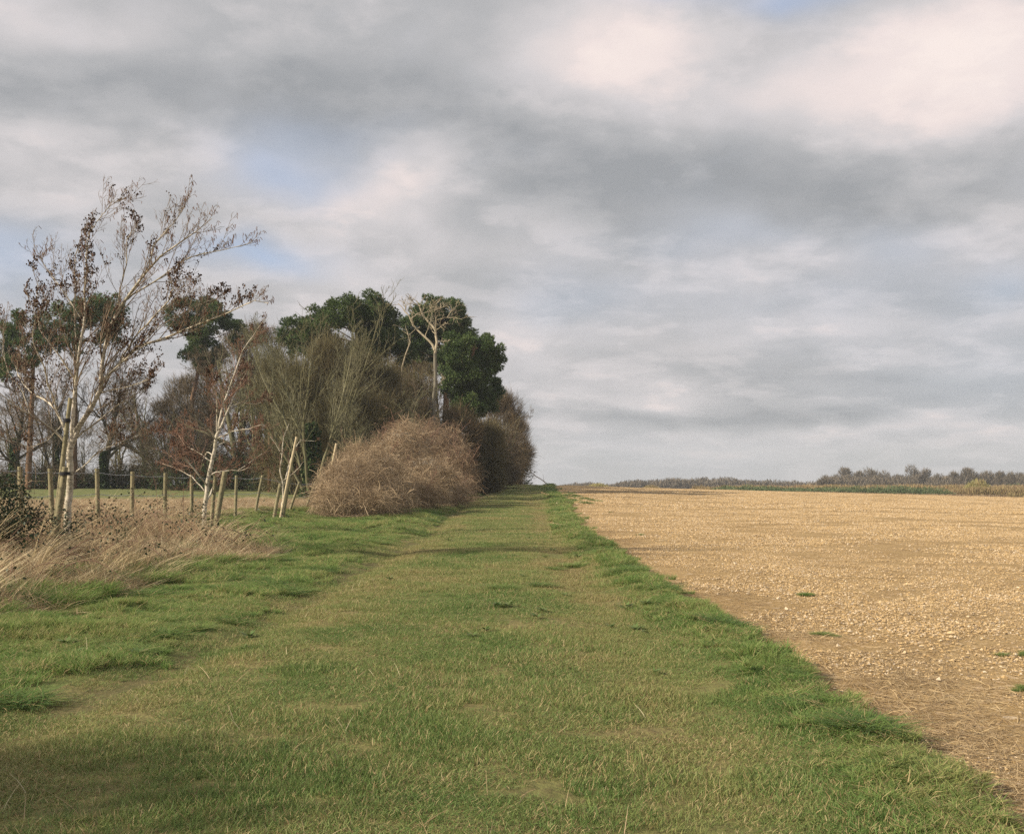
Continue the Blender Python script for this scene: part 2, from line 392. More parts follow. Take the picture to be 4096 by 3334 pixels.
def land_mat():
    m, t = new_mat('rough_land'); P = wpos(t); sp = t.new('ShaderNodeSeparateXYZ'); t.l.new(P, sp.inputs[0])
    n = t.noise(P, .12, 4, .6); y = t.m('ADD', sp.outputs[1], t.m('MULTIPLY', t.m('SUBTRACT', n, .5), 10))
    stub = t.mix(t.rng(t.noise(P, 6, 4, .7), .4, .6), (.50, .375, .22), (.36, .26, .15))
    grn = t.mix(t.rng(t.noise(P, 1.5, 4, .7), .4, .65), (.145, .17, .065), (.20, .20, .09))
    c = t.mix(t.rng(y, 50, 55), stub, grn); c = t.mix(t.rng(y, 150, 175), c, (.30, .25, .13))
    finish(t, c, .95, t.noise(P, 9, 4, .7), .8, .05, spec=.1); return m
M['land'] = land_mat()

# ------------------------------------------------------------------ ground sheet, divided along the track edges
def axis(parts):
    out = []
    for a, b_, n in parts: out += list(np.linspace(a, b_, n, endpoint=False))
    return np.array(out + [parts[-1][1]])
gx = axis([(-900, -200, 14), (-200, -40, 40), (-40, -12, 56), (-12, -6, 40), (-6, 5, 122), (5, 12, 50), (12, 40, 60), (40, 200, 60), (200, 900, 16)])
gy = axis([(-30, 3, 22), (3, 22, 200), (22, 45, 130), (45, 90, 110), (90, 180, 90), (180, 420, 48), (420, 2600, 30)])
GX, GY = np.meshgrid(gx, gy); GZ = height(GX, GY)
GV = np.stack([GX, GY, GZ], -1).reshape(-1, 3); nxg = len(gx)
ii, jj = np.meshgrid(np.arange(len(gx) - 1), np.arange(len(gy) - 1)); a0 = (jj * nxg + ii).ravel()
GQ = np.stack([a0, a0 + 1, a0 + 1 + nxg, a0 + nxg], -1); gc = GV[GQ].mean(1)
yend = np.interp(gc[:, 0], [-200, 5, 25, 80, 400], [134, 134, 134, 136, 142])
z_field = (gc[:, 0] > x_edge(gc[:, 1])) & (gc[:, 1] < yend)
z_track = ~z_field & (gc[:, 0] > x_rut(gc[:, 1]) - .35) & (gc[:, 0] < x_edge(gc[:, 1]) + 1) & (gc[:, 1] < 160)
z_rut = z_track & (np.abs(gc[:, 0] - x_rut(gc[:, 1])) < .17) & (gc[:, 1] < 120); z_track &= ~z_rut
z_verge = ~z_field & ~z_track & ~z_rut & (gc[:, 0] > x_dead(gc[:, 1]) - .6) & (gc[:, 0] < 0) & (gc[:, 1] < 160)
for nm, msk, mt in (('ploughed_field', z_field, 'soil'), ('grass_track', z_track, 'turf'), ('worn_path', z_rut, 'mud'), ('grass_verge', z_verge, 'verge'), ('ground', ~(z_field | z_track | z_verge | z_rut), 'land')):
    q = GQ[msk]; u_, inv = np.unique(q, return_inverse=True)
    tag(link(nm, raw_mesh(nm, GV[u_], inv.reshape(-1, 4), 4), M[mt]), kind='structure')

# ------------------------------------------------------------------ scattering of small stuff (grass, stones, straw)
PROTO = bpy.data.collections


def proto_set(name, meshes, mat):
    c = bpy.data.collections.new(name)
    for i, me in enumerate(meshes):
        me.materials.append(mat); o = bpy.data.objects.new(name + '_%02d' % i, me); c.objects.link(o)
    return c


def scatter(name, cat, label, coll, ncoll, P, S, rotz, tilt=None, tint=None, seed=0):
    rg = RS(seed + 77); n = len(P)
    me = bpy.data.meshes.new(name); me.vertices.add(n); me.vertices.foreach_set('co', P.astype(np.float32).ravel())
    R = np.zeros((n, 3)); R[:, 2] = rotz
    e_ = .16; gx_ = (height(P[:, 0] + e_, P[:, 1]) - height(P[:, 0] - e_, P[:, 1])) / (2 * e_); gy_ = (height(P[:, 0], P[:, 1] + e_) - height(P[:, 0], P[:, 1] - e_)) / (2 * e_)
    cz, sz_ = np.cos(R[:, 2]), np.sin(R[:, 2]); R[:, 0] = np.arctan(-gx_ * sz_ + gy_ * cz); R[:, 1] = -np.arctan(gx_ * cz + gy_ * sz_)      # lie along the slope
    if tilt is not None: R[:, :2] += tilt
    for k, typ, v in (('scl', 'FLOAT_VECTOR', S), ('rot', 'FLOAT_VECTOR', R)):
        a = me.attributes.new(k, typ, 'POINT'); a.data.foreach_set('vector', v.astype(np.float32).ravel())
    a = me.attributes.new('pick', 'INT', 'POINT'); a.data.foreach_set('value', rg.integers(0, ncoll, n).astype(np.int32))
    a = me.attributes.new('tint', 'FLOAT', 'POINT'); a.data.foreach_set('value', (rg.random(n) if tint is None else tint).astype(np.float32))
    o = link(name, me); tag(o, label, cat, kind='stuff')
    g = bpy.data.node_groups.new(name, 'GeometryNodeTree')
    g.interface.new_socket('Geometry', in_out='INPUT', socket_type='NodeSocketGeometry'); g.interface.new_socket('Geometry', in_out='OUTPUT', socket_type='NodeSocketGeometry')
    N = g.nodes; gi = N.new('NodeGroupInput'); go = N.new('NodeGroupOutput'); ip = N.new('GeometryNodeInstanceOnPoints')
    ci = N.new('GeometryNodeCollectionInfo'); ci.inputs['Collection'].default_value = coll
    ci.inputs['Separate Children'].default_value = True; ci.inputs['Reset Children'].default_value = True
    def na(nm, dt):
        k = N.new('GeometryNodeInputNamedAttribute'); k.data_type = dt; k.inputs['Name'].default_value = nm; return k.outputs['Attribute']
    L = g.links; L.new(gi.outputs[0], ip.inputs['Points']); L.new(ci.outputs[0], ip.inputs['Instance']); ip.inputs['Pick Instance'].default_value = True
    L.new(na('pick', 'INT'), ip.inputs['Instance Index']); L.new(na('scl', 'FLOAT_VECTOR'), ip.inputs['Scale']); L.new(na('rot', 'FLOAT_VECTOR'), ip.inputs['Rotation'])
    L.new(ip.outputs[0], go.inputs[0])
    md = o.modifiers.new('scatter', 'NODES'); md.node_group = g
    return o


def blades(rg, n, rad, hmin, hmax, wid, lean, bend, wind=(0, 0), K=3, flat=0.0, clump=0):
    """a patch of bent grass blades"""
    r = rad * np.sqrt(rg.random(n)); th = rg.random(n) * 2 * math.pi
    B = np.stack([r * np.cos(th), r * np.sin(th), np.full(n, -.01)], -1)
    if clump:
        cc = rg.normal(size=(clump, 2)) * rad * .5; B[:, :2] = cc[rg.integers(0, clump, n)] + rg.normal(size=(n, 2)) * rad * .12
    h = rg.uniform(hmin, hmax, n); az_ = rg.random(n) * 2 * math.pi
    ln = np.abs(rg.normal(lean, lean * .5, n)); H = np.stack([np.cos(az_), np.sin(az_), 0 * az_], -1)
    d = unit(H * ln[:, None] + np.array([wind[0], wind[1], 1.0 - flat]) + rg.normal(size=(n, 3)) * .08)
    P = [B]; seg = h / (K - 1)
    for k in range(K - 1):
        P.append(P[-1] + d * seg[:, None]); d = unit(d + H * bend * rg.uniform(.3, 1.3, n)[:, None] + np.array([wind[0] * .4, wind[1] * .4, -bend * .5]))
    P = np.stack(P, 1); P[:, :, 2] = np.maximum(P[:, :, 2], -.01)
    W = wid * rg.uniform(.6, 1.3, n)[:, None] * np.linspace(1, .18, K)[None] ** .7
    side = unit(np.cross(d, rdir(rg, n)) * [1, 1, .3]); return P, W, side, rg.random(n)


def patch_mesh(name, parts):
    g = Geo()
    for p in parts: g.ribbons(*p)
    return g.mesh(name)


def pts_at(rg, X, Y, dz=0.0): return np.stack([X, Y, height(X, Y) + dz], -1)


def in_view(X, Y, m=.6): return np.abs(X) < .466 * Y + m + .03 * Y


rg = RS(11)
short_c = proto_set('short_grass_patch', [patch_mesh('short_grass', [blades(RS(i), 560, .21, .02, .056, .0042, .7, .5)]) for i in range(5)], M['g_path'])
verge_c = proto_set('verge_grass_patch', [patch_mesh('verge_grass', [blades(RS(20 + i), 400, .20, .05, .13, .0052, .55, .55, (.15, 0), clump=6)]) for i in range(5)], M['g_verge'])
tuft_c = proto_set('tussock_patch', [patch_mesh('tussock', [blades(RS(40 + i), 420, .11, .10, .24, .006, .6, .5, (.15, 0), K=4)]) for i in range(4)], M['g_tuft'])


def band(n, y0, y1, pw=1.0):
    """random Y between y0 and y1 with density proportional to the visible width"""
    return y0 + (y1 - y0) * rg.random(n) ** pw


# short grass on the track
P_, S_ = [], []
for (y0, y1, dens, s) in ((3.6, 12, 34.0, 1.0), (12, 24, 22.0, 1.15), (24, 50, 10.0, 1.7), (50, 126, 4.0, 2.6)):
    n = int((y1 - y0) * 9 * dens); Y = rg.uniform(y0, y1, n); X = rg.uniform(-5.2, 4.6, n)
    k = in_view(X, Y) & (X > x_rut(Y) - 1.2) & (X < x_edge(Y) - .15 * s)
    rutd = np.exp(-((X - x_rut(Y)) / .22) ** 2) * sstep(.35, .6, vnoise(X, Y, 1.2, 31)); wear = sstep(.7, .85, vnoise(X, Y, .9, 32)) * .25
    k &= rg.random(n) > np.maximum(rutd * .70, wear); X, Y = X[k], Y[k]
    P_.append(pts_at(rg, X, Y)); sz = rg.uniform(.75, 1.15, len(X)); hh = .75 + .7 * sstep(.45, .75, vnoise(X, Y, .55, 33))
    S_.append(np.stack([s * sz, s * sz, sz * hh * (1 + .12 * (s - 1))], -1))
P_ = np.concatenate(P_); S_ = np.concatenate(S_)
# trodden bands are browner, strips between greener (a real difference in the sward)
band_t = .5 + .45 * np.exp(-((P_[:, 0] - .95) / .42) ** 2) + .35 * np.exp(-((P_[:, 0] - x_rut(P_[:, 1]) - .35) / .4) ** 2) - .35 * np.exp(-((P_[:, 0] - x_edge(P_[:, 1]) + .35) / .4) ** 2) + (rg.random(len(P_)) - .5) * .5 + .20 * sstep(8, 16, P_[:, 1]) - .27
scatter('track_grass', 'grass', 'short olive green grass covering the broad track', short_c, 5, P_, S_, rg.random(len(P_)) * 6.28, tint=band_t)
# longer verge grass: left of the rut, and along the field edge
P_, S_ = [], []
for (y0, y1, dens, s) in ((3.6, 14, 24, 1.0), (14, 26, 17, 1.15), (26, 50, 8.5, 1.6), (50, 124, 2.8, 2.3)):
    n = int((y1 - y0) * 13 * dens); Y = rg.uniform(y0, y1, n); X = rg.uniform(-8.8, -1.2, n)
    k = in_view(X, Y) & (X < x_rut(Y) - .22 - .5 * vnoise(X, Y, .8, 41)) & (X > x_dead(Y) - .9); X, Y = X[k], Y[k]
    n2 = int((y1 - y0) * 1.3 * dens * .6); Y2 = rg.uniform(y0, y1, n2); X2 = x_edge(Y2) - .10 * s - np.abs(rg.normal(0, .20, n2)); k2 = in_view(X2, Y2); X = np.r_[X, X2[k2]]; Y = np.r_[Y, Y2[k2]]
    P_.append(pts_at(rg, X, Y)); sz = rg.uniform(.7, 1.15, len(X)); hh = .5 + .55 * sstep(.35, .75, vnoise(X, Y * .8, .62, 2))
    S_.append(np.stack([s * sz, s * sz, sz * hh * (1 + .15 * (s - 1))], -1))
P_ = np.concatenate(P_); S_ = np.concatenate(S_)
scatter('verge_grass', 'grass', 'longer bright green grass of the verge and the field edge', verge_c, 5, P_, S_, rg.random(len(P_)) * 6.28, tint=.35 + .4 * rg.random(len(P_)))
# tussocks
n = 480; Y = 5 + 115 * rg.random(n) ** 1.4; c_ = np.where(rg.random(n) < .18, 0, rg.integers(1, 3, n))
X = np.where(c_ == 0, x_edge(Y) - .08 - np.abs(rg.normal(0, .12, n)), np.where(c_ == 1, x_dead(Y) + rg.uniform(-.5, .8, n), x_rut(Y) - .3 - np.abs(rg.normal(0, .8, n))))
extra = np.array([[-.9, 9.4], [-.8, 9.5], [-.7, 9.3], [-1.0, 9.55], [1.05, 8.3], [1.2, 8.25], [.95, 8.4], [-2.0, 6.3], [-1.4, 5.3], [-1.1, 5.1], [-3.2, 13.2], [-3.4, 13.4], [-3.0, 13.1], [-3.9, 13.8], [-.2, 13.8], [0, 13.7], [.7, 17.4], [.9, 17.5], [-3.6, 13.5], [-3.8, 13.3], [-4.0, 14.0], [-3.4, 13.8], [-3.1, 13.7]])
X = np.r_[X, extra[13:, 0] + rg.normal(0, .2, 10)]; Y = np.r_[Y, extra[13:, 1] + rg.normal(0, .3, 10)]; k = in_view(X, Y) & (X > x_dead(Y) - 1) & (X > -8.5); X, Y = X[k], Y[k]; s = rg.uniform(.6, 1.2, len(X)) * (1 + .012 * Y)
scatter('grass_tussocks', 'grass', 'rank green tussocks standing above the shorter grass', tuft_c, 4, pts_at(rg, X, Y), np.stack([s * 1.3, s * 1.3, s * .40], -1), rg.random(len(X)) * 6.28)

# dead grass: standing stalks leaning to the right, flattened thatch below
def dead_patch(i):
    r_ = RS(60 + i)
    a = blades(r_, 110, .42, .25, .62, .0060, .7, .16, (.12, .0), K=5, clump=5)
    b2 = blades(r_, 380, .45, .10, .34, .0055, 1.6, .7, (0, 0), K=4)
    return patch_mesh('dead_grass', [a, b2])
dead_c = proto_set('dead_grass_patch', [dead_patch(i) for i in range(7)], M['g_dead'])
long_c = proto_set('long_stalk_patch', [patch_mesh('long_stalks', [blades(RS(160 + i), 26, .34, .6, 1.15, .0078, .22, .05, (.62, -.05), K=5, clump=3)]) for i in range(6)], M['g_stalk'])
straw_c = proto_set('straw_patch', [patch_mesh('straw', [blades(RS(80 + i), 150, .34, .05, .15, .0038, 1.8, .3, (.2, 0), K=4, flat=.85)]) for i in range(4)], M['litter'])
stray_c = proto_set('stray_stalk_patch', [patch_mesh('stalks', [blades(RS(90 + i), 7, .3, .06, .17, .0038, .7, .15, (.2, 0), K=4)]) for i in range(5)], M['g_dead'])
P_, S_ = [], []
for (y0, y1, dens, s) in ((8.5, 16, 17, .9), (16, 27, 13, 1.05), (27, 45, 2.6, 1.2)):
    n = int((y1 - y0) * 12 * dens); Y = rg.uniform(y0, y1, n); X = rg.uniform(-15, -3, n)
    edge = x_dead(Y); k = in_view(X, Y, 1.0) & (X < edge) & (X > x_fence(Y) - 3.5)
    k &= ~((X > x_fence(Y) - .3) & (Y > 23) & (X > -8.8 + (Y - 23) * .05) & (rg.random(n) < .82))
    X, Y = X[k], Y[k]; e = edge[k]
    P_.append(pts_at(rg, X, Y)); sz = rg.uniform(.7, 1.2, len(X)); fade = .55 + .45 * sstep(0, 1.2, e - X); fade *= 1 - .45 * sstep(23, 27, Y)
    tall = (.42 + .85 * vnoise(X, Y, .9, 51)) * (1 - .08 * sstep(16, 21, Y)) * (1 - .45 * sstep(23, 26, Y)); S_.append(np.stack([s * sz, s * sz, sz * fade * tall * s], -1))
P_ = np.concatenate(P_); S_ = np.concatenate(S_)
scatter('dead_grass', 'grass', 'tall straw coloured dead grass leaning over in front of the fence', dead_c, 7, P_, S_, rg.random(len(P_)) * 6.28)
k = (rg.random(len(P_)) < .20) & (vnoise(P_[:, 0], P_[:, 1], 1.6, 52) > .36) & (P_[:, 1] < 24); s_l = rg.uniform(.6, 1.15, k.sum()) * (.7 + .5 * vnoise(P_[k, 0], P_[k, 1], 2.2, 53)) * (.55 + .45 * np.clip(S_[k, 2], 0, 1))
scatter('long_dead_stalks', 'grass', 'long pale dead stalks leaning to the right over the matted dead grass', long_c, 6, P_[k], np.stack([s_l] * 3, -1), rg.normal(0, .6, k.sum()), tilt=rg.normal(0, .12, (k.sum(), 2)))
# straw litter on the soil beside the grass, dead patches in the sward
n = 380; Y = 5 + 60 * rg.random(n) ** 1.8; X = x_edge(Y) + np.abs(rg.normal(.0, .42, n)) + .05
kk = vnoise(X, Y, 1.3, 61) > .42; X, Y = X[kk], Y[kk]
pat = np.array([[2.8, 8.5, .22], [2.75, 7.8, .25], [2.75, 7.3, .25], [2.65, 10.3, .2], [3.1, 8.2, .3], [2.8, 8.1, .3], [2.9, 6.4, .3], [2.8, 8.9, .25]])
for a, b2, c2 in pat: X = np.r_[X, a + .1 + rg.normal(0, c2, 6)]; Y = np.r_[Y, b2 + rg.normal(0, c2, 6)]
k = in_view(X, Y); X, Y = X[k], Y[k]; s = rg.uniform(.7, 1.3, len(X)) * (1 + .01 * Y)
scatter('straw_litter', 'straw', 'flattened straw lying along the edge of the stony field', straw_c, 4, pts_at(rg, X, Y, .012), np.stack([s, s, s * .8], -1), rg.random(len(X)) * 6.28)
n = 330; Y = 4 + 40 * rg.random(n) ** 1.3; X = rg.uniform(-5.5, 2.6, n); k = in_view(X, Y) & (X < x_edge(Y)) & ((vnoise(X, Y, 1.5, 62) > .5) | (X < x_rut(Y) - .5)); X, Y = X[k], Y[k]; s = rg.uniform(.6, 1.2, len(X))
scatter('stray_stalks', 'grass', 'single dry stalks scattered through the green grass', stray_c, 5, pts_at(rg, X, Y), np.stack([s, s, s], -1), rg.random(len(X)) * 6.28)


# stones, clods and stubble on the field
def stones(r_, n, half, smin, smax, g):
    base = np.array([[1, 0, 0], [0, 1, 0], [-1, 0, 0], [0, -1, 0], [0, 0, 1], [0, 0, -1]], float)
    C = np.stack([r_.uniform(-half, half, n), r_.uniform(-half, half, n), np.zeros(n)], -1); sz = smin + (smax - smin) * r_.random(n) ** 3.5
    lump = 1 + r_.normal(0, .28, (n, 6, 1)); sc3 = np.stack([sz * r_.uniform(.8, 1.4, n), sz * r_.uniform(.6, 1.1, n), sz * r_.uniform(.35, .75, n)], -1)
    th = r_.random(n) * 6.28; c, s_ = np.cos(th), np.sin(th)
    V = base[None] * lump * sc3[:, None] + r_.normal(0, .12, (n, 6, 3)) * sz[:, None, None]
    V = np.stack([V[..., 0] * c[:, None] - V[..., 1] * s_[:, None], V[..., 0] * s_[:, None] + V[..., 1] * c[:, None], V[..., 2]], -1) + C[:, None] + [0, 0, 0]
    V[..., 2] += sz[:, None] * .12
    # quads made of two triangles' worth: octahedron as 4 quads folded
    q = np.array([[0, 1, 4, 4], [1, 2, 4, 4], [2, 3, 4, 4], [3, 0, 4, 4], [1, 0, 5, 5], [2, 1, 5, 5], [3, 2, 5, 5], [0, 3, 5, 5]])[:4]
    return V.reshape(-1, 3), ((np.arange(n) * 6)[:, None, None] + q[None]).reshape(-1, 4), np.repeat(r_.random(n), 6)


def tri_mesh(name, V, Q, R): return raw_mesh(name, V, Q[:, :3], 3, {'rnd': R}, False)
sp = []
for i in range(6):
    V, Q, R = stones(RS(100 + i), 950, .58, .004, .019, None); sp.append(tri_mesh('stones', V, Q, R))
stone_c = proto_set('stone_patch', sp, M['stone'])
sp = []
for i in range(3):
    V, Q, R = stones(RS(120 + i), 5, .6, .022, .05, None); sp.append(tri_mesh('large_stones', V, Q, .6 + .33 * R))
big_c = proto_set('large_stone_patch', sp, M['stone'])
stub_c = proto_set('stubble_patch', [patch_mesh('stubble', [blades(RS(130 + i), 10, .5, .03, .11, .006, .5, .05, (0, 0), K=3), blades(RS(140 + i), 80, .55, .04, .16, .006, 3.0, .1, (0, 0), K=3, flat=.97)]) for i in range(4)], M['litter'])
P_, S_ = [], []
for (y0, y1, dens, s) in ((5, 20, 2.2, 1.0), (20, 45, 1.3, 1.25), (45, 135, .40, 2.2)):
    n = int((y1 - y0) * .5 * y1 * dens); Y = rg.uniform(y0, y1, n); X = rg.random(n) * .5 * y1 + 1.5
    k = in_view(X, Y) & (X > x_edge(Y) + .08 + .5 * s * rg.random(n) ** 2); X, Y = X[k], Y[k]
    dn = np.where(vnoise(X, Y, 3.5, 71) > .35, 1.0, .75); P_.append(pts_at(rg, X, Y, .004)); z_ = s * dn * rg.uniform(.8, 1.15, len(X)); S_.append(np.stack([z_, z_, z_], -1))
P_ = np.concatenate(P_); S_ = np.concatenate(S_)
scatter('field_stones', 'stones', 'pale flints and clods strewn over the ploughed field', stone_c, 6, P_, S_, rg.random(len(P_)) * 6.28)
k = rg.random(len(P_)) < .3
scatter('large_field_stones', 'stones', 'larger whitish flints standing out on the ploughed field', big_c, 3, P_[k] + rg.normal(0, .2, (k.sum(), 3)) * [1, 1, 0], np.clip(S_[k], .6, 1.5), rg.random(k.sum()) * 6.28)
k = (rg.random(len(P_)) < .75)
scatter('field_stubble', 'stubble', 'short brown stubble stalks left on the stony field', stub_c, 4, P_[k] + [0, 0, .006], np.clip(S_[k], .8, 1.7), rg.random(k.sum()) * 6.28)
# a few green weed tufts on the soil
wd = np.array([[3.55, 13.4], [4.25, 9.1], [4.9, 9.0], [4.15, 7.5], [3.6, 7.6], [6.0, 9.3], [2.9, 10.2], [3.0, 26], [3.6, 40]]); wn = []
for a, b2 in wd: wn.append(np.c_[a + rg.normal(0, .07, 5), b2 + rg.normal(0, .07, 5)])
wn = np.concatenate(wn); s = rg.uniform(.25, .5, len(wn))
gp = np.c_[rg.uniform(2.4, 4.2, 60), rg.uniform(50, 75, 60)]; gp = gp[gp[:, 0] > x_edge(gp[:, 1]) - .1]; wn = np.r_[wn, gp]; s = np.r_[s, rg.uniform(.9, 1.6, len(gp))]
scatter('field_weeds', 'weeds', 'small green weed tufts growing on the bare field', tuft_c, 4, pts_at(rg, wn[:, 0], wn[:, 1]), np.stack([s, s, s * .5], -1), rg.random(len(wn)) * 6.28)
# stubble standing in the strip of field behind the fence
n = 2000; Y = rg.uniform(27, 53, n); X = x_fence(Y) + rg.uniform(-26, 3.2, n); k = in_view(X, Y, 1) & (X < x_dead(Y) - .4); X, Y = X[k], Y[k]; s = rg.uniform(.8, 1.4, len(X)) * 1.3
scatter('strip_stubble', 'stubble', 'pale stubble on the strip of field behind the fence', dead_c, 7, pts_at(rg, X, Y), np.stack([s, s, s * .26], -1), rg.random(len(X)) * 6.28)


def leaf_patch(i):
    r_ = RS(180 + i); n = 16; th = r_.random(n) * 6.28; C = np.c_[np.cos(th) * .05, np.sin(th) * .05, r_.uniform(.015, .04, n)] * r_.uniform(.6, 1.2, (n, 1)); A = np.c_[np.cos(th), np.sin(th), r_.uniform(.1, .6, n)] * .036; g = Geo(); g.cards(C, A, unit(np.cross(A, [0, 0, 1])) * .017, r_.random(n)); return g.mesh('broad_leaves')
leaf_c = proto_set('broad_leaf_patch', [leaf_patch(i) for i in range(4)], M['weed'])
n = 90; Y = 8 + 26 * rg.random(n) ** 1.4; X = rg.uniform(-6, 2.3, n); k = in_view(X, Y) & (X < x_edge(Y) - .1) & (vnoise(X, Y, 1.1, 64) > .45); X, Y = X[k], Y[k]; s = rg.uniform(.6, 1.3, len(X))
scatter('broad_leaved_weeds', 'weeds', 'small broad leaved weeds scattered through the turf', leaf_c, 4, pts_at(rg, X, Y, .015), np.stack([s, s, s], -1), rg.random(len(X)) * 6.28)
n = 420; Y = 9 + 14 * rg.random(n); X = x_dead(Y) - 1.8 * rg.random(n) ** 1.6; k = in_view(X, Y) & (vnoise(X, Y, 1.0, 65) > .4); X, Y = X[k], Y[k]; s = rg.uniform(.8, 1.5, len(X))
scatter('green_shoots', 'grass', 'green grass shoots growing up through the dead grass margin', tuft_c, 4, pts_at(rg, X, Y), np.stack([s * 1.2, s * 1.2, s], -1), rg.random(len(X)) * 6.28)


# ------------------------------------------------------------------ branching
def resample(pts, K):
    pts = np.asarray(pts, float); d = np.r_[0, np.cumsum(np.linalg.norm(np.diff(pts, axis=0), axis=1))]; s = np.linspace(0, d[-1], K)
    return np.stack([np.interp(s, d, pts[:, i]) for i in range(3)], -1)


def plen(P): return np.linalg.norm(np.diff(P, axis=1), axis=2).sum(1)


def grow(rg, P, R, n, t0, t1, ang, ratio, K, trop=(0, 0, .1), wob=.12, rf=.6, rmin=.002, taper=.25, lvar=.35, shrink=.5, sag=0.0):
    """n children for every branch in P; returns P2, R2"""
    N, Kp, _ = P.shape; idx = np.repeat(np.arange(N), n); m = len(idx)
    t = t0 + (t1 - t0) * (np.tile(np.arange(n), N) + rg.random(m)) / n; ti = np.clip(t, 0, .999) * (Kp - 1); i0 = ti.astype(int); f = (ti - i0)[:, None]
    A = P[idx, i0]; B = P[idx, i0 + 1]; base = A * (1 - f) + B * f; tan = unit(B - A)
    rad = R[idx, i0] * (1 - f[:, 0]) + R[idx, i0 + 1] * f[:, 0]
    L = plen(P)[idx] * ratio * (1 - shrink * t) * (1 + lvar * rg.uniform(-1, 1, m))
    perp = unit(np.cross(tan, rdir(rg, m))); a = np.radians(rg.normal(ang, ang * .25, m))[:, None]
    d = tan * np.cos(a) + perp * np.sin(a); d = unit(d + np.array(trop) * 1.0)
    out = [base]; seg = (L / (K - 1))[:, None]; tv = np.array(trop)
    for k in range(K - 1):
        out.append(out[-1] + d * seg); d = unit(d + tv * .5 + rg.normal(size=(m, 3)) * wob - np.array([0, 0, sag]) * (k / K))
    r0 = np.maximum(rad * rf, rmin); R2 = r0[:, None] * np.linspace(1, taper, K)[None]
    return np.stack(out, 1), np.maximum(R2, rmin * .6)


def tree_mesh_bare(seed, H, kind):
    """returns {part: mesh}; origin at the foot, height about H"""
    rg = RS(seed)
    cfg = dict(
        broad=dict(stems=1, lean=.05, trunk=.75, n1=11, a1=52, r1=.62, n2=8, n3=7, n4=6, up=.16, rad=.026, t0=.22, rt=.010),
        multi=dict(stems=5, lean=.28, trunk=.92, n1=7, a1=34, r1=.42, n2=7, n3=6, n4=5, up=.20, rad=.012, t0=.20, rt=.009),
        fan=dict(stems=7, lean=.42, trunk=.98, n1=8, a1=26, r1=.50, n2=7, n3=6, n4=0, up=.16, rad=.010, t0=.22, rt=.010),
        bush=dict(stems=13, lean=.75, trunk=.80, n1=7, a1=40, r1=.42, n2=7, n3=6, n4=5, up=.10, rad=.007, t0=.10, rt=.010))[kind]
    ns, K0 = cfg['stems'], 9; P0 = []; R0 = []
    for i in range(ns):
        th = i * 2.4 + rg.random(); ln = cfg['lean'] * rg.uniform(.5, 1.2); d = unit(np.array([math.cos(th) * ln, math.sin(th) * ln, 1.0]))
        p = np.array([math.cos(th), math.sin(th), 0]) * (.025 * H if ns > 1 else 0); q = [p]; L = H * cfg['trunk'] * (rg.uniform(.7, 1.05) if ns > 1 else 1)
        for k in range(K0 - 1): q.append(q[-1] + d * L / (K0 - 1)); d = unit(d + rg.normal(size=3) * .09 + [0, 0, .06])
        P0.append(q); R0.append(np.linspace(1, .22, K0) * cfg['rad'] * H)
    P0 = np.array(P0); R0 = np.array(R0)
    P1, R1 = grow(rg, P0, R0, cfg['n1'], cfg['t0'], .98, cfg['a1'], cfg['r1'], 8, (0, 0, cfg['up']), .13, .55, .008, lvar=.3, shrink=.55)
    P2, R2 = grow(rg, P1, R1, cfg['n2'], .15, 1, 42, .50, 6, (0, 0, cfg['up'] * .8), .15, .55, cfg['rt'] * 1.2)
    P3, R3 = grow(rg, P2, R2, cfg['n3'], .12, 1, 42, .55, 5, (0, 0, cfg['up'] * .8), .17, .6, cfg['rt'])
    g = Geo(); g.tubes(P0, R0, 7); g.tubes(P1, R1, 5); tr = g.mesh('trunk')
    g = Geo(); g.tubes(P2, R2, 4); g.tubes(P3, R3, 3)
    if cfg['n4']:
        P4, R4 = grow(rg, P3, R3, cfg['n4'], .1, 1, 40, .6, 4, (0, 0, cfg['up'] * .7), .18, .7, cfg['rt'] * .8); g.tubes(P4, R4, 3)
    return {'trunk': tr, 'crown': g.mesh('crown')}


def ivy_mesh(seed, H, r, n=1400):
    rg = RS(seed); z = H * rg.random(n) ** 1.1; th = rg.random(n) * 6.28; rr = r * (1 - .45 * z / H) * rg.uniform(.6, 1.35, n) * (.7 + .6 * vnoise(z, th, .8, 3))
    C = np.stack([rr * np.cos(th), rr * np.sin(th), z], -1); A = rdir(rg, n) * .13; B = unit(np.cross(A, rdir(rg, n))) * .09
    g = Geo(); g.cards(C, A, B, rg.random(n)); return g.mesh('ivy')


def place_tree(name, x, Y, topy, meshes, mats, label, H0, cat='tree', group=None, rz=0.0, wide=1.0, ivy=None, sink=0.0):
    X = (x - HX) / F * Y; z0 = float(height(X, Y)) - .1 - sink; Hh = EYE + (HY - topy) / F * Y - z0; s = Hh / H0
    e = empty(name, (X, Y, z0), label, cat, group); e.rotation_euler.z = rz; e.scale = (s * wide, s * wide, s)
    for k, me in meshes.items():
        mt = mats[k]
        if not me.materials: me.materials.append(mt)
        o = bpy.data.objects.new(k, me); COL.objects.link(o); o.parent = e
        if me.materials[0] != mt:
            o.material_slots[0].link = 'OBJECT'; o.material_slots[0].material = mt
    if ivy: o = link('ivy', ivy_mesh(int(x), ivy[0], ivy[1]), M['ivy'], e); o.scale = (1 / (s * wide), 1 / (s * wide), 1 / s)
    return e


def nrm(me):    # true height of a crown mesh
    v = np.empty(len(me.vertices) * 3, np.float32); me.vertices.foreach_get('co', v); return float(np.percentile(v[2::3], 99.7))


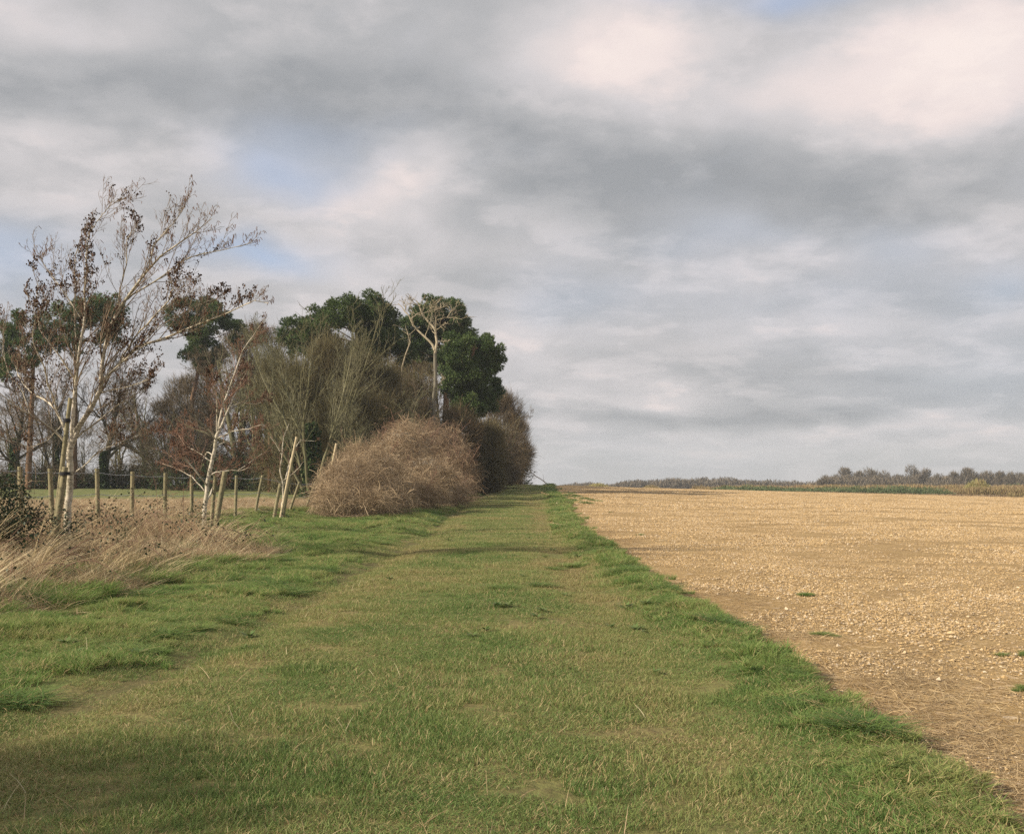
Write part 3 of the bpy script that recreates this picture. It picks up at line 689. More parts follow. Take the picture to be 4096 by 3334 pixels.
B = {k: tree_mesh_bare(sd_, 10, kd) for k, sd_, kd in (('broad1', 1, 'broad'), ('broad2', 2, 'broad'), ('multi1', 3, 'multi'), ('multi2', 4, 'multi'), ('fan1', 5, 'fan'), ('fan2', 6, 'fan'), ('bush1', 7, 'bush'), ('bush2', 8, 'bush'))}
BH = {k: nrm(v['crown']) for k, v in B.items()}
gb, bb, db = dict(trunk=M['grey_bark'], crown=M['grey_bark']), dict(trunk=M['grey_bark'], crown=M['brown_bark']), dict(trunk=M['dark_bark'], crown=M['brown_bark'])
for (x, Y, ty, k, mt, lab, wide, ivy, rz) in (
    (14, 84, 372, 'broad1', db, 'dark bare tree at the left picture edge behind the fence', 1.1, (4, .35), .3),
    (58, 90, 350, 'multi2', db, 'ivy covered bare tree behind the large staked alder', 1.0, (5, .4), 1.3),
    (104, 86, 352, 'broad2', db, 'bare spreading tree just right of the large alder trunk, near the sky gap', .95, (3, .35), 2.0),
    (146, 92, 372, 'broad1', bb, 'smaller bare brown tree left of the lone tall pine', .9, None, 4.0),
    (178, 84, 398, 'bush1', bb, 'low rounded brown thicket at the left foot of the wood', 1.0, None, .5),
    (206, 88, 366, 'multi1', bb, 'bare brown tree directly below the lone tall pine', 1.0, None, 1.0),
    (238, 84, 332, 'broad2', bb, 'rounded bare crown between the lone pine and the broad pine', .9, (3, .4), 5.0),
    (268, 80, 314, 'multi2', gb, 'tallest bare crown left of the broad pine', .95, None, 2.2),
    (312, 60, 292, 'fan1', gb, 'many stemmed grey green tree fanning out in front of the broad pine', .95, (4.2, .55), .2),
    (290, 66, 352, 'multi1', gb, 'slimmer many stemmed tree at the left of the big fanning tree', .9, (3.5, .5), 3.0),
    (372, 60, 385, 'fan2', gb, 'bare tree with long arching branches above the tangled mound', 1.5, None, 1.1),
    (338, 68, 346, 'fan2', gb, 'arching bare tree right behind the fanning tree', 1.2, (4, .5), 4.1),
    (398, 74, 368, 'broad1', bb, 'brown bare tree left of the bleached dead tree', .9, (4, .5), 1.9),
    (412, 84, 352, 'multi2', bb, 'thin bare tree behind the bleached dead tree', .8, None, .9),
    (456, 78, 392, 'bush2', bb, 'brown leafless thicket under the dark green pines', 1.0, (2.5, .6), 2.9),
    (486, 92, 408, 'bush1', bb, 'brown leafless shrub under the right end of the pines', 1.0, None, 4.4)):
    place_tree('bare_tree' if not k.startswith('bush') else 'leafless_thicket', x, Y, ty, B[k], mt, lab, BH[k], wide=wide, ivy=ivy, rz=rz, group='leafless trees of the wood')


def dome_tree(name, label, x, Y, topy, hw, mat, n, seed, group=None, cat='tree', bot=.12, up=.5, ln=.5, wid=.020, fuzz=.10):
    """dense leafless crown: stems and many outward pointing twigs in a lumpy dome"""
    rg = RS(seed); X = (x - HX) / F * Y; zg = float(height(X, Y)) - .1; H = EYE + (HY - topy) / F * Y - zg; rx = hw / F * Y
    C = np.array([0, 0, H * (bot + (1 - bot) * .46)]); R3 = np.array([rx, rx, H * (1 - bot) * .54])
    lum = rdir(rg, 26) * R3 * [.68, .68, .80] + C; lum = np.r_[lum, C[None] + [[0, 0, R3[2] * .7]]]; rl = min(rx, R3[2]) * rg.uniform(.32, .52, len(lum))
    i = rg.integers(0, len(lum), n); d = rdir(rg, n); p = lum[i] + d * rl[i][:, None] * (.35 + .65 * rg.random(n) ** .5)[:, None]; d = unit(d * .7 + unit(p - C) + [0, 0, up] + rg.normal(size=(n, 3)) * .35)
    L = ln * rg.uniform(.5, 1.5, n)[:, None] * (1 + fuzz * rg.random((n, 1)) ** 6 * 12); q1 = p + d * L * .5; P = np.stack([p, q1, q1 + unit(d + rg.normal(size=(n, 3)) * .3) * L * .5], 1); P[..., 2] = np.clip(P[..., 2], .0, None)
    g = Geo(); g.ribbons(P, np.tile(np.array([[1.0, .8, .35]]), (n, 1)) * wid * rg.uniform(.6, 1.5, n)[:, None], unit(np.cross(d, rdir(rg, n))), rg.random(n))
    e = empty(name, (X, Y, zg), label, cat, group); k = 8; th = rg.random(k) * 6.28
    st = [resample([[.35 * math.cos(t), .35 * math.sin(t), 0], (lum[j] * [.35, .35, .6]), lum[j]], 8) for t, j in zip(th, rg.integers(0, len(lum), k))]; gs = Geo(); gs.tubes(np.array(st), np.tile(np.linspace(.014 * H, .004 * H, 8), (k, 1)), 5)
    A1, B1 = grow(rg, np.array(st), np.tile(np.linspace(.014 * H, .004 * H, 8), (k, 1)), 8, .3, 1, 40, .3, 6, (0, 0, .1), .15, .5, .02); gs.tubes(A1, B1, 4)
    link('trunk', gs.mesh('trunk'), M['grey_bark'], e); link('crown', g.mesh('crown'), mat, e); return e


M['dome_brown'] = leafy_mat('brown_twig_mass', (.155, .112, .066), (.195, .148, .09), (.095, .08, .042), .1, .9, .3)
M['dome_olive'] = leafy_mat('olive_twig_mass', (.15, .132, .066), (.20, .165, .09), (.095, .088, .045), .1, .9, .3)
for i, (x, Y, ty, hw, n) in enumerate([(150, 98, 436, 16, 3500), (166, 95, 396, 20, 6000), (188, 97, 368, 26, 9500), (212, 98, 344, 25, 10000), (238, 97, 319, 25, 11000), (262, 99, 308, 23, 10000), (286, 98, 312, 22, 9000), (310, 97, 318, 25, 11000), (336, 98, 322, 25, 11000), (362, 98, 322, 25, 11000), (388, 96, 326, 23, 11000), (414, 95, 326, 21, 10000), (440, 92, 334, 20, 9000), (300, 84, 392, 24, 8000), (345, 83, 398, 26, 9000), (385, 84, 392, 24, 8000), (420, 82, 402, 20, 7000)]):
    dome_tree('bare_tree', 'leafless brown tree merged with its neighbours deep inside the wood', x, Y, ty, hw, M['dome_brown'] if i % 3 else M['dome_olive'], n, 800 + i, 'merged trees deep in the wood', bot=.05, wid=.024)
for i, (x, Y, ty, hw, n) in enumerate([(300, 66, 354, 22, 5000), (326, 68, 338, 24, 6000), (356, 69, 350, 24, 6500), (384, 71, 366, 22, 6500), (340, 64, 392, 26, 6000), (378, 65, 402, 24, 6000), (276, 72, 352, 20, 5000), (412, 76, 372, 18, 5000)]):
    dome_tree('bare_tree', 'olive twigged tree in the merged front row of the wood around the fanning tree', x, Y, ty, hw, M['dome_olive'], int(n * 1.5), 860 + i, 'merged olive trees at the front of the wood', bot=.04, wid=.020, up=.9, ln=.8)
dome_tree('bare_tree', 'rounded brown thicket tree under the right hand pines', 460, 71, 404, 20, M['dome_brown'], 9000, 830, bot=.03)
dome_tree('bare_tree', 'dark olive thicket tree below the overhanging pine foliage', 485, 73, 418, 19, M['dome_olive'], 8000, 831, bot=.03)
dome_tree('bare_tree', 'tall dense domed tree forming the right end of the wood', 504, 108, 389, 22, M['dome_brown'], 17000, 832, bot=.02)
dome_tree('bare_tree', 'dense rounded tree sloping down to the far end of the track', 514, 114, 418, 21, M['dome_brown'], 14000, 833, bot=.02)
dome_tree('bare_tree', 'last low dense tree overhanging the brow of the track', 519, 122, 447, 17, M['dome_olive'], 9000, 834, bot=.0)


for i, (x, Y, ty, hw, n) in enumerate([(10, 104, 396, 24, 3600), (44, 106, 412, 20, 2600), (118, 104, 398, 22, 3600), (84, 108, 424, 18, 2400)]):
    dome_tree('bare_tree', 'open brown twigged tree far behind the large alder, letting sky through', x, Y, ty, hw, M['dome_brown'], n, 880 + i, 'open trees far behind the alder', bot=.08, wid=.024)


# pines: trunk, limbs to foliage pads, needle tufts
def pine(label, Y, trunk_px, pads, rpx, seed, conv, dens=1.0, r0=.24, depth=2.2):
    rg = RS(seed); pp = np.array([px(conv(a, b2)[0] - (8 if conv is c5 and a > 640 else 0), conv(a, b2)[1] + (12 if conv is c4 else 8), Y) for a, b2 in pads]); rad = rpx * 1.55 / F * Y
    pp[:, 1] += rg.uniform(-1, 1, len(pp)) * depth
    T = resample([px(a, b2, Y) for a, b2 in trunk_px], 14); X0 = T[0].copy(); z0 = float(height(X0[0], Y)) - .1; T[0, 2] = z0
    foot = np.array([X0[0], Y, z0]); e = empty('pine_tree', foot, label, 'tree', 'pines of the wood')
    T = T - foot; pp = pp - foot; g = Geo(); g.tubes(T[None], np.linspace(r0, r0 * .35, 14)[None], 8)
    limbs = []
    for p in pp:
        j = int(np.clip(np.argmin(np.abs(T[:, 2] - (p[2] - np.linalg.norm(p[:2] - T[7, :2]) * .35))), 4, 13)); a = T[j]; mid = (a + p) / 2 + [0, 0, -.15] + rg.normal(size=3) * .12
        limbs.append(resample([a, mid, p], 6))
    g.tubes(np.array(limbs), np.repeat(np.linspace(.05, .02, 6)[None], len(limbs), 0), 4); link('trunk', g.mesh('trunk'), M['pine_bark'], e)
    g = Geo(); n = int(420 * dens); k = 7
    idx = np.repeat(np.arange(len(pp)), n); m = len(idx); C = rdir(rg, m) * (rg.random(m) ** .42)[:, None] * rad * rg.uniform(.8, 1.15, m)[:, None]
    lump = rdir(rg, len(pp) * 5).reshape(len(pp), 5, 3) * rad * .78
    C = C * .56 + lump[idx, rg.integers(0, 5, m)]; C[:, 2] *= .80; C[:, 1] *= 1.25; C += pp[idx]
    D = unit(C - pp[idx] + [0, 0, .35 * rad] + rg.normal(size=(m, 3)) * .25 * rad)
    Ck = np.repeat(C, k, 0); Dk = unit(np.repeat(D, k, 0) + rg.normal(size=(m * k, 3)) * .55); A = Dk * rg.uniform(.07, .13, m * k)[:, None]
    Bv = unit(np.cross(Dk, rdir(rg, m * k))) * .028; g.cards(Ck + A, A, Bv, np.repeat(rg.random(m), k) * .6 + rg.random(m * k) * .4)
    link('crown', g.mesh('crown'), M['pine'], e); return e


c2 = lambda a, b2: (a / 6.313, 150 + b2 / 6.313)
c4 = lambda a, b2: (275 + a / 11.57, 275 + b2 / 11.57)
c5 = lambda a, b2: (375 + a / 8.68, 275 + b2 / 8.68)
pine('tall pine standing directly behind the large alder', 86, [(74, 480), (75, 400), (77, 345), (84, 300)], [(560, 890), (500, 950), (640, 890), (700, 950), (690, 1030), (620, 1040), (560, 1000), (700, 1090), (655, 1140), (430, 980), (370, 990), (600, 960), (520, 1060)], 9.0, 201, c2)
pine('wide spreading pine at the left picture edge', 82, [(28, 480), (32, 400), (34, 350), (36, 325)], [(90, 1055), (180, 1020), (240, 1060), (50, 1130), (140, 1120), (10, 1190), (330, 1090), (400, 1110), (240, 1170), (20, 1270), (180, 1260), (110, 1230), (420, 1190), (60, 1330), (-20, 1240), (310, 1180), (120, 1330)], 8.0, 202, c2, .8)
pine('lone tall pine with a round crown and bare trunk', 92, [(190, 478), (192, 400), (198, 372), (203, 345), (205, 310)], [(1270, 925), (1200, 955), (1350, 965), (1150, 1015), (1265, 1010), (1400, 1030), (1145, 1070), (1250, 1075), (1440, 1080), (1200, 1150), (1300, 1165), (1240, 1215), (1330, 1220), (1280, 1250), (1340, 1050)], 8.0, 203, c2, 1.5, .26)
pine('broad dark pine behind the many stemmed fanning tree', 78, [(352, 470), (355, 420), (364, 370), (356, 330), (350, 305)], [(400, 350), (520, 330), (650, 310), (780, 300), (900, 280), (1000, 265), (1120, 235), (1190, 250), (340, 430), (450, 460), (600, 430), (740, 400), (860, 400), (980, 370), (1100, 340), (1200, 330), (1290, 370), (250, 520), (350, 560), (480, 580), (1050, 460), (1160, 450), (1260, 460), (1310, 500), (200, 600), (260, 660), (1100, 560), (1200, 570), (1290, 590), (1330, 660), (1230, 650), (1390, 730), (1470, 760), (820, 860), (740, 850), (1050, 780), (920, 740), (620, 540)], 8.5, 204, c4, 1.0, .30)
pine('dark pine directly behind the bleached dead tree', 84, [(444, 470), (446, 400), (446, 350), (442, 310)], [(400, 250), (480, 230), (560, 225), (640, 225), (720, 240), (765, 270), (380, 310), (460, 310), (560, 300), (660, 310), (760, 345), (800, 360), (850, 405), (820, 440), (700, 400), (600, 400), (740, 440), (380, 380), (420, 450), (480, 380), (340, 420), (250, 420), (400, 520), (350, 580), (440, 600), (620, 500)], 8.0, 205, c5, 1.0, .28)
pine('dense pine overhanging the right end of the wood', 76, [(474, 474), (473, 420), (470, 370), (475, 340)], [(700, 520), (780, 505), (860, 510), (760, 580), (680, 600), (850, 590), (950, 525), (1025, 515), (1070, 570), (1100, 610), (1020, 600), (940, 610), (740, 680), (830, 680), (920, 700), (1000, 690), (1050, 680), (700, 760), (800, 780), (900, 790), (980, 790), (1030, 770), (760, 860), (860, 880), (960, 880), (1030, 860), (740, 950), (830, 960), (930, 960), (1020, 940), (1070, 945), (790, 1040), (880, 1050), (980, 1040), (1060, 1030), (840, 1110), (930, 1120), (1060, 1090), (800, 1160)], 7.5, 206, c5, 1.1, .28)


# trees traced stem by stem
def traced(name, label, cat, Y, stems, conv, seed, depth, K=14):
    rg = RS(seed); P = []; R = []
    for pts, r0, r1 in stems:
        dd = rg.uniform(-1, 1) * depth if len(P) else 0.0; n = len(pts)
        w3 = [px(*conv(a, b2), Y + dd * (i / max(n - 1, 1)) ** 1.2) for i, (a, b2) in enumerate(pts)]
        q = resample(w3, K); q[1:-1] += rg.normal(size=(K - 2, 3)) * .004 * Y / 18; P.append(q); R.append(np.linspace(1, 0, K) ** .85 * (r0 - r1) + r1)
    P = np.array(P); R = np.array(R) / F * Y * (.55 if 'dead' in name else .72); foot = P[0, 0].copy()
    return P, R, foot, rg


I = lambda a, b2: (a, b2)
ST1 = [([(67, 545), (67.5, 521), (70.5, 476), (69.5, 451), (72, 441)], 5.2, 4.4),
       ([(72, 444), (70.8, 436), (72.6, 420), (74, 400), (76, 380), (79, 353), (84, 324), (85.5, 308), (84, 292), (86.8, 273), (85.5, 251), (90, 232), (92, 222)], 3.1, .35),
       ([(72, 445), (77.6, 429), (85.7, 416), (93.7, 404), (99.8, 392), (101.8, 379), (101.8, 365), (103, 356), (107.7, 337), (114, 316), (126.7, 297), (139.4, 281), (149, 267), (160, 256), (172.7, 248), (184, 239), (199.6, 229), (212, 218)], 3.4, .35),
       ([(149, 267), (153, 245), (165, 232), (176, 220), (183, 208), (188, 198)], 1.2, .3),
       ([(126.7, 297), (152, 283), (172, 269), (185, 258), (204, 253), (222, 250), (237, 246), (252, 242)], 1.3, .3),
       ([(98, 395), (103, 380), (120, 361), (139, 345), (158, 340), (179, 332), (198, 324), (222, 315), (238, 307), (253, 300), (269, 303)], 2.2, .35),
       ([(120, 361), (134.6, 337), (152, 318), (168, 302), (172.7, 289), (171, 277)], 1.3, .5),
       ([(72, 438), (76, 428), (86, 413), (95, 400), (106, 376), (119, 365), (134, 351), (150, 342)], 2.0, .5),
       ([(74.6, 379), (66.5, 365), (59.5, 355), (52, 346), (39.6, 329), (37, 300), (38, 277)], 1.3, .3),
       ([(70, 446), (61.5, 420), (54.4, 407), (45.4, 400), (35.3, 395), (25.2, 386), (17, 373), (15, 360)], 2.0, .4),
       ([(56.5, 409), (53.4, 395), (47.4, 383), (45.4, 370), (39.3, 356), (32, 340), (36, 316), (30, 300)], 1.2, .3),
       ([(69, 449), (60.5, 436), (50.4, 427), (40.3, 421), (30.2, 414), (20.2, 409), (10, 401), (4, 396), (-8, 385)], 1.9, .4),
       ([(77, 372), (76, 346), (74.4, 308), (76, 284), (73.7, 269), (76, 253), (82, 232)], 1.1, .3),
       ([(84, 322), (71, 302), (55.4, 280), (44, 264), (39.6, 253)], .9, .25),
       ([(114, 316), (117, 310), (120, 288), (126.7, 264), (126.7, 239), (139.4, 220)], 1.1, .3),
       ([(73, 441), (80.6, 433), (93.7, 424), (111, 410), (126, 399), (145, 388)], 1.5, .35),
       ([(72, 474), (85.7, 464), (95.8, 453), (111, 445), (131, 437), (150, 431)], 1.0, .25),
       ([(99.8, 392), (106, 391), (121, 388), (136, 384), (152, 378)], .9, .25),
       ([(62, 424), (48, 440), (30, 447), (12, 440)], .6, .2),
       ([(30, 414), (22, 390), (8, 372), (2, 350), (4, 320)], .8, .25),
       ([(139, 345), (160, 325), (185, 312), (206, 301), (228, 296)], .8, .25),
       ([(90, 232), (99, 218), (108, 208), (114, 200)], .6, .2)]


def alder(name, label, Y, stems, seed, depth, n1, n2, n3, L1, cones, lean=(.10, 0, .30), twig=M['alder_twig'], tw=.0028):
    P, R, foot, rg = traced(name, label, 'tree', Y, stems, I, seed, depth)
    foot[2] = float(height(foot[0], foot[1])) - .05; P[0, 0] = foot; e = empty(name, foot, label, 'tree', 'planted alders along the fence'); P = P - foot
    g = Geo(); g.tubes(P, R, 8); link('trunk', g.mesh('trunk'), M['alder'], e)
    # side branches of a fixed length class rather than in proportion to the long stems
    ext = P[1:]; RR = R[1:]; lens = plen(ext); A1 = []; B1 = []
    for p, r_, L in zip(ext, RR, lens):
        k = max(3, int(L * n1)); c, d = grow(rg, p[None], r_[None], k, .18, .99, 36, L1 / L, 7, lean, .08, .5, tw * 1.5, lvar=.45, shrink=.74); A1.append(c); B1.append(d)
    A1 = np.concatenate(A1); B1 = np.concatenate(B1); B1 = np.minimum(B1, .011)
    A2, B2 = grow(rg, A1, B1, n2, .2, .98, 42, .45, 5, lean, .12, .6, tw * 1.1); A3, B3 = grow(rg, A2, B2, n3, .2, 1, 48, .42, 4, lean, .2, .6, tw)
    g1 = Geo(); g1.tubes(A1, B1, 4); g1.tubes(A2, B2, 3); g1.tubes(A3, B3, 3)
    allp = np.concatenate([A3[:, -1], A2[:, -1], A3[:, 2]]); patchy = vnoise(allp[:, 0] * 1.0, allp[:, 2], .55, 5); k = np.flatnonzero((patchy > .46) & (rg.random(len(allp)) < cones * (1 - .9 * sstep(4.9, 6.0, allp[:, 2]))))
    base = np.repeat(allp[k], 3, 0) + rg.normal(size=(len(k) * 3, 3)) * .022; n = len(base); o6 = np.array([[1, 0, 0], [0, 1, 0], [-1, 0, 0], [0, -1, 0]]) * .0095
    ax = unit(rg.normal(size=(n, 3)) * .5 + [0, 0, -1]) * rg.uniform(.011, .017, n)[:, None]; Pp = np.stack([base - ax, base - ax * .4, base + ax * .4, base + ax], 1)
    g2_ = Geo(); g2_.tubes(Pp, np.tile(np.array([[.003, .0105, .0105, .003]]), (n, 1)) * rg.uniform(.8, 1.2, n)[:, None], 5, rg.random(n))
    k = rg.random(len(A3)) < .30; b0 = A3[k, -1]; n = len(b0); d = unit(rg.normal(size=(n, 3)) * [.35, .35, .1] + [.25, 0, -1]); Ln = rg.uniform(.04, .085, n)[:, None]
    Pp = np.stack([b0, b0 + d * Ln * .3, b0 + d * Ln], 1); g3_ = Geo(); g3_.tubes(Pp, np.tile(np.array([[.002, .0048, .003]]), (n, 1)), 4, rg.random(n)); multi('branches', e, [(g1, twig), (g2_, M['cone']), (g3_, M['catkin'])])
    return e


alder('alder_tree', 'large pale barked alder tied to a stake, hung with dark cones', 18, ST1, 301, 1.5, 7.5, 6, 4, .95, .15)
ST2 = [([(204, 518), (204.4, 511), (206.5, 491), (207.5, 481), (210.5, 467), (214.5, 450), (216, 437), (219.6, 429)], 3.2, 2.2),
       ([(219.6, 429), (224.6, 418), (229.6, 406), (235.7, 393), (240.7, 383), (246, 372)], 1.7, .4),
       ([(218, 432), (219.6, 419), (221.6, 409), (224.6, 400), (228.6, 390), (235.5, 370), (243, 349), (254, 334), (264, 319)], 1.6, .3),
       ([(217, 432), (217, 418), (217, 405), (216.5, 391), (212.5, 381), (210, 368)], 1.2, .3),
       ([(216, 440), (212.5, 434), (206.5, 429), (198.4, 426), (188, 420)], 1.0, .3),
       ([(213, 455), (207.5, 451), (202.4, 460), (200, 470)], .8, .3),
       ([(207, 486), (204.4, 482), (190, 463), (180, 454), (171, 440), (166, 431), (160, 420)], 1.3, .3),
       ([(210, 475), (215.5, 472), (228.6, 470), (240.7, 470), (250.8, 467)], 1.1, .3),
       ([(238, 470), (252.8, 460), (262, 453)], .8, .3),
       ([(204, 490), (192, 476), (176, 468), (160, 462)], .8, .2),
       ([(216, 446), (226, 441), (238, 442), (252, 446)], .8, .25),
       ([(217, 438), (232, 431), (250, 428), (262, 424)], .8, .25),
       ([(229, 406), (242, 402), (256, 404), (266, 400)], .7, .2),
       ([(212, 462), (198, 452), (184, 444), (176, 430)], .8, .2),
       ([(205, 505), (212, 490), (216, 478), (222, 470)], 1.5, .6)]
alder('alder_tree', 'smaller reddish twigged alder in front of the middle of the fence', 25, ST2, 302, 1.6, 7.5, 6, 5, .85, .10, (.02, 0, .12), M['red_twig'], .0036)
ST3 = [([(281, 521), (283, 500), (283, 484)], 1.8, 1.4), ([(283, 484), (280, 470), (282, 455), (282.6, 443), (284, 435), (289, 423)], 1.1, .3), ([(283, 486), (287, 474), (290, 462), (294, 449), (300, 440), (316, 441)], 1.1, .3),
       ([(283, 480), (292, 474), (300, 466), (306, 458)], .6, .2), ([(282, 455), (276, 444), (270, 436)], .4, .2), ([(284, 490), (276, 478), (270, 470)], .5, .2)]
alder('alder_tree', 'thin young alder tied among leaning stakes at the right of the fence', 31, ST3, 303, .7, 2.6, 4, 3, .5, .12, (.05, 0, .15), M['red_twig'], .0036)

# bleached dead tree
DT = [([(433.5, 470), (433.8, 420), (434.3, 396), (435.5, 373), (435, 353)], 3.4, 2.9), ([(435, 353), (437, 342), (435.5, 330), (431.5, 324), (426.8, 320), (422, 314), (420, 306), (416.5, 300)], 2.6, .6),
      ([(435.5, 332), (436, 319), (435, 309), (433.8, 301)], 1.5, .4), ([(436, 320), (444, 317.6), (453, 317), (462, 319)], 1.1, .3), ([(435, 310), (440.7, 308), (446.4, 304)], .8, .3),
      ([(434.5, 350), (432.6, 344), (426.8, 338), (417.6, 330), (412, 323), (409.6, 316), (403.8, 309), (398, 303)], 2.2, .5), ([(411, 319), (417.6, 313), (427, 312), (436, 309)], 1.1, .4),
      ([(405, 311), (406, 305), (402.6, 299)], .7, .3), ([(438, 384), (445, 377)], .6, .3), ([(436, 330), (441, 326), (445, 322)], .7, .3), ([(438, 341), (448, 341)], .5, .2), ([(426.8, 319), (430, 309), (440, 300)], .7, .3), ([(447, 317), (452, 309), (460, 304)], .7, .3), ([(420, 307), (414, 302), (410, 297)], .7, .3)]
P, R, foot, rg_ = traced('dead_tree', '', '', 70, DT, I, 304, 1.6, 12); foot[2] = float(height(foot[0], 70)) - .1; P[0, 0] = foot; e = empty('dead_tree', foot, 'bleached leafless dead tree standing in front of the dark pines', 'tree'); P = P - foot
g = Geo(); g.tubes(P[:1], R[:1], 8); link('trunk', g.mesh('trunk'), M['grey_dead'], e); g = Geo(); g.tubes(P[1:], R[1:] * 1.1, 6)
A1, B1 = grow(rg_, P[1:], R[1:], 7, .25, 1, 48, .38, 6, (0, 0, .12), .22, .5, .018, shrink=.3); A2, B2 = grow(rg_, A1, B1, 5, .2, 1, 45, .55, 4, (0, 0, .12), .22, .6, .013); g.tubes(A1, B1, 4); g.tubes(A2, B2, 3); link('branches', g.mesh('branches'), M['dead_bark'], e)
DS = [([(399, 470), (400, 400), (402.6, 361), (406, 353), (410.7, 341), (409.6, 335), (407, 330)], 1.9, 1.0), ([(407, 331), (400, 326), (394, 325)], .7, .3), ([(409, 335), (415, 329), (420, 327)], .6, .3)]
P, R, foot, rg_ = traced('dead_tree', '', '', 72, DS, I, 305, 1.0, 12); foot[2] = float(height(foot[0], 72)) - .1; P[0, 0] = foot; e = empty('dead_tree', foot, 'crooked pale dead stem just left of the bleached dead tree', 'tree'); P = P - foot
g = Geo(); g.tubes(P, R * 1.15, 6); link('trunk', g.mesh('trunk'), M['dead_bark'], e)
A1, B1 = grow(rg_, P, R, 6, .8, 1, 60, .12, 5, (0, 0, .1), .22, .5, .016); g = Geo(); g.tubes(A1, B1, 3); link('branches', g.mesh('branches'), M['dead_bark'], e)
foot = px(270, 480, 72); foot[2] = float(height(foot[0], 72)) - .1; q = resample([foot, px(270, 435, 72), px(271, 425, 72), px(272.5, 411, 72)], 10)
tag(link('tree_snag', (lambda g: (g.tubes(q[None] - foot, np.linspace(.17, .12, 10)[None], 8), g.mesh('tree_snag'))[1])(Geo()), M['pine_bark'], loc=foot), 'broken sunlit orange trunk inside the wood right of the middle alder', 'tree')


# ------------------------------------------------------------------ tangles: clematis mound, thorn bushes, undergrowth
def tangle(rg, C, Rr, n, seg, K, wid, curl=.45, down=.12, shell=.55):
    """curving strands filling an ellipsoid, clustered towards its surface"""
    d = rdir(rg, n); d[:, 2] = np.abs(d[:, 2]) ** .8 * np.sign(d[:, 2] + .35); p = d * (shell + (1 - shell) * rg.random(n) ** .6)[:, None] * (1 + .22 * (vnoise(d[:, 0] * 3, d[:, 2] * 3 + d[:, 1], .5, 7) - .5))[:, None]
    p = p * Rr + C; v = unit(np.cross(d, rdir(rg, n)) + d * .35); out = [p]; ax = rdir(rg, n)
    L = seg * rg.uniform(.5, 1.5, n)[:, None]
    for k in range(K - 1): out.append(out[-1] + v * L / (K - 1)); v = unit(v + np.cross(ax, v) * curl + rg.normal(size=(n, 3)) * .15 - [0, 0, down])
    P = np.stack(out, 1); W = np.tile(np.linspace(1, .5, K), (n, 1)) * wid * (.65 + 2.2 * rg.random(n) ** 7)[:, None]
    return P, W, unit(np.cross(v, rdir(rg, n))), rg.random(n)


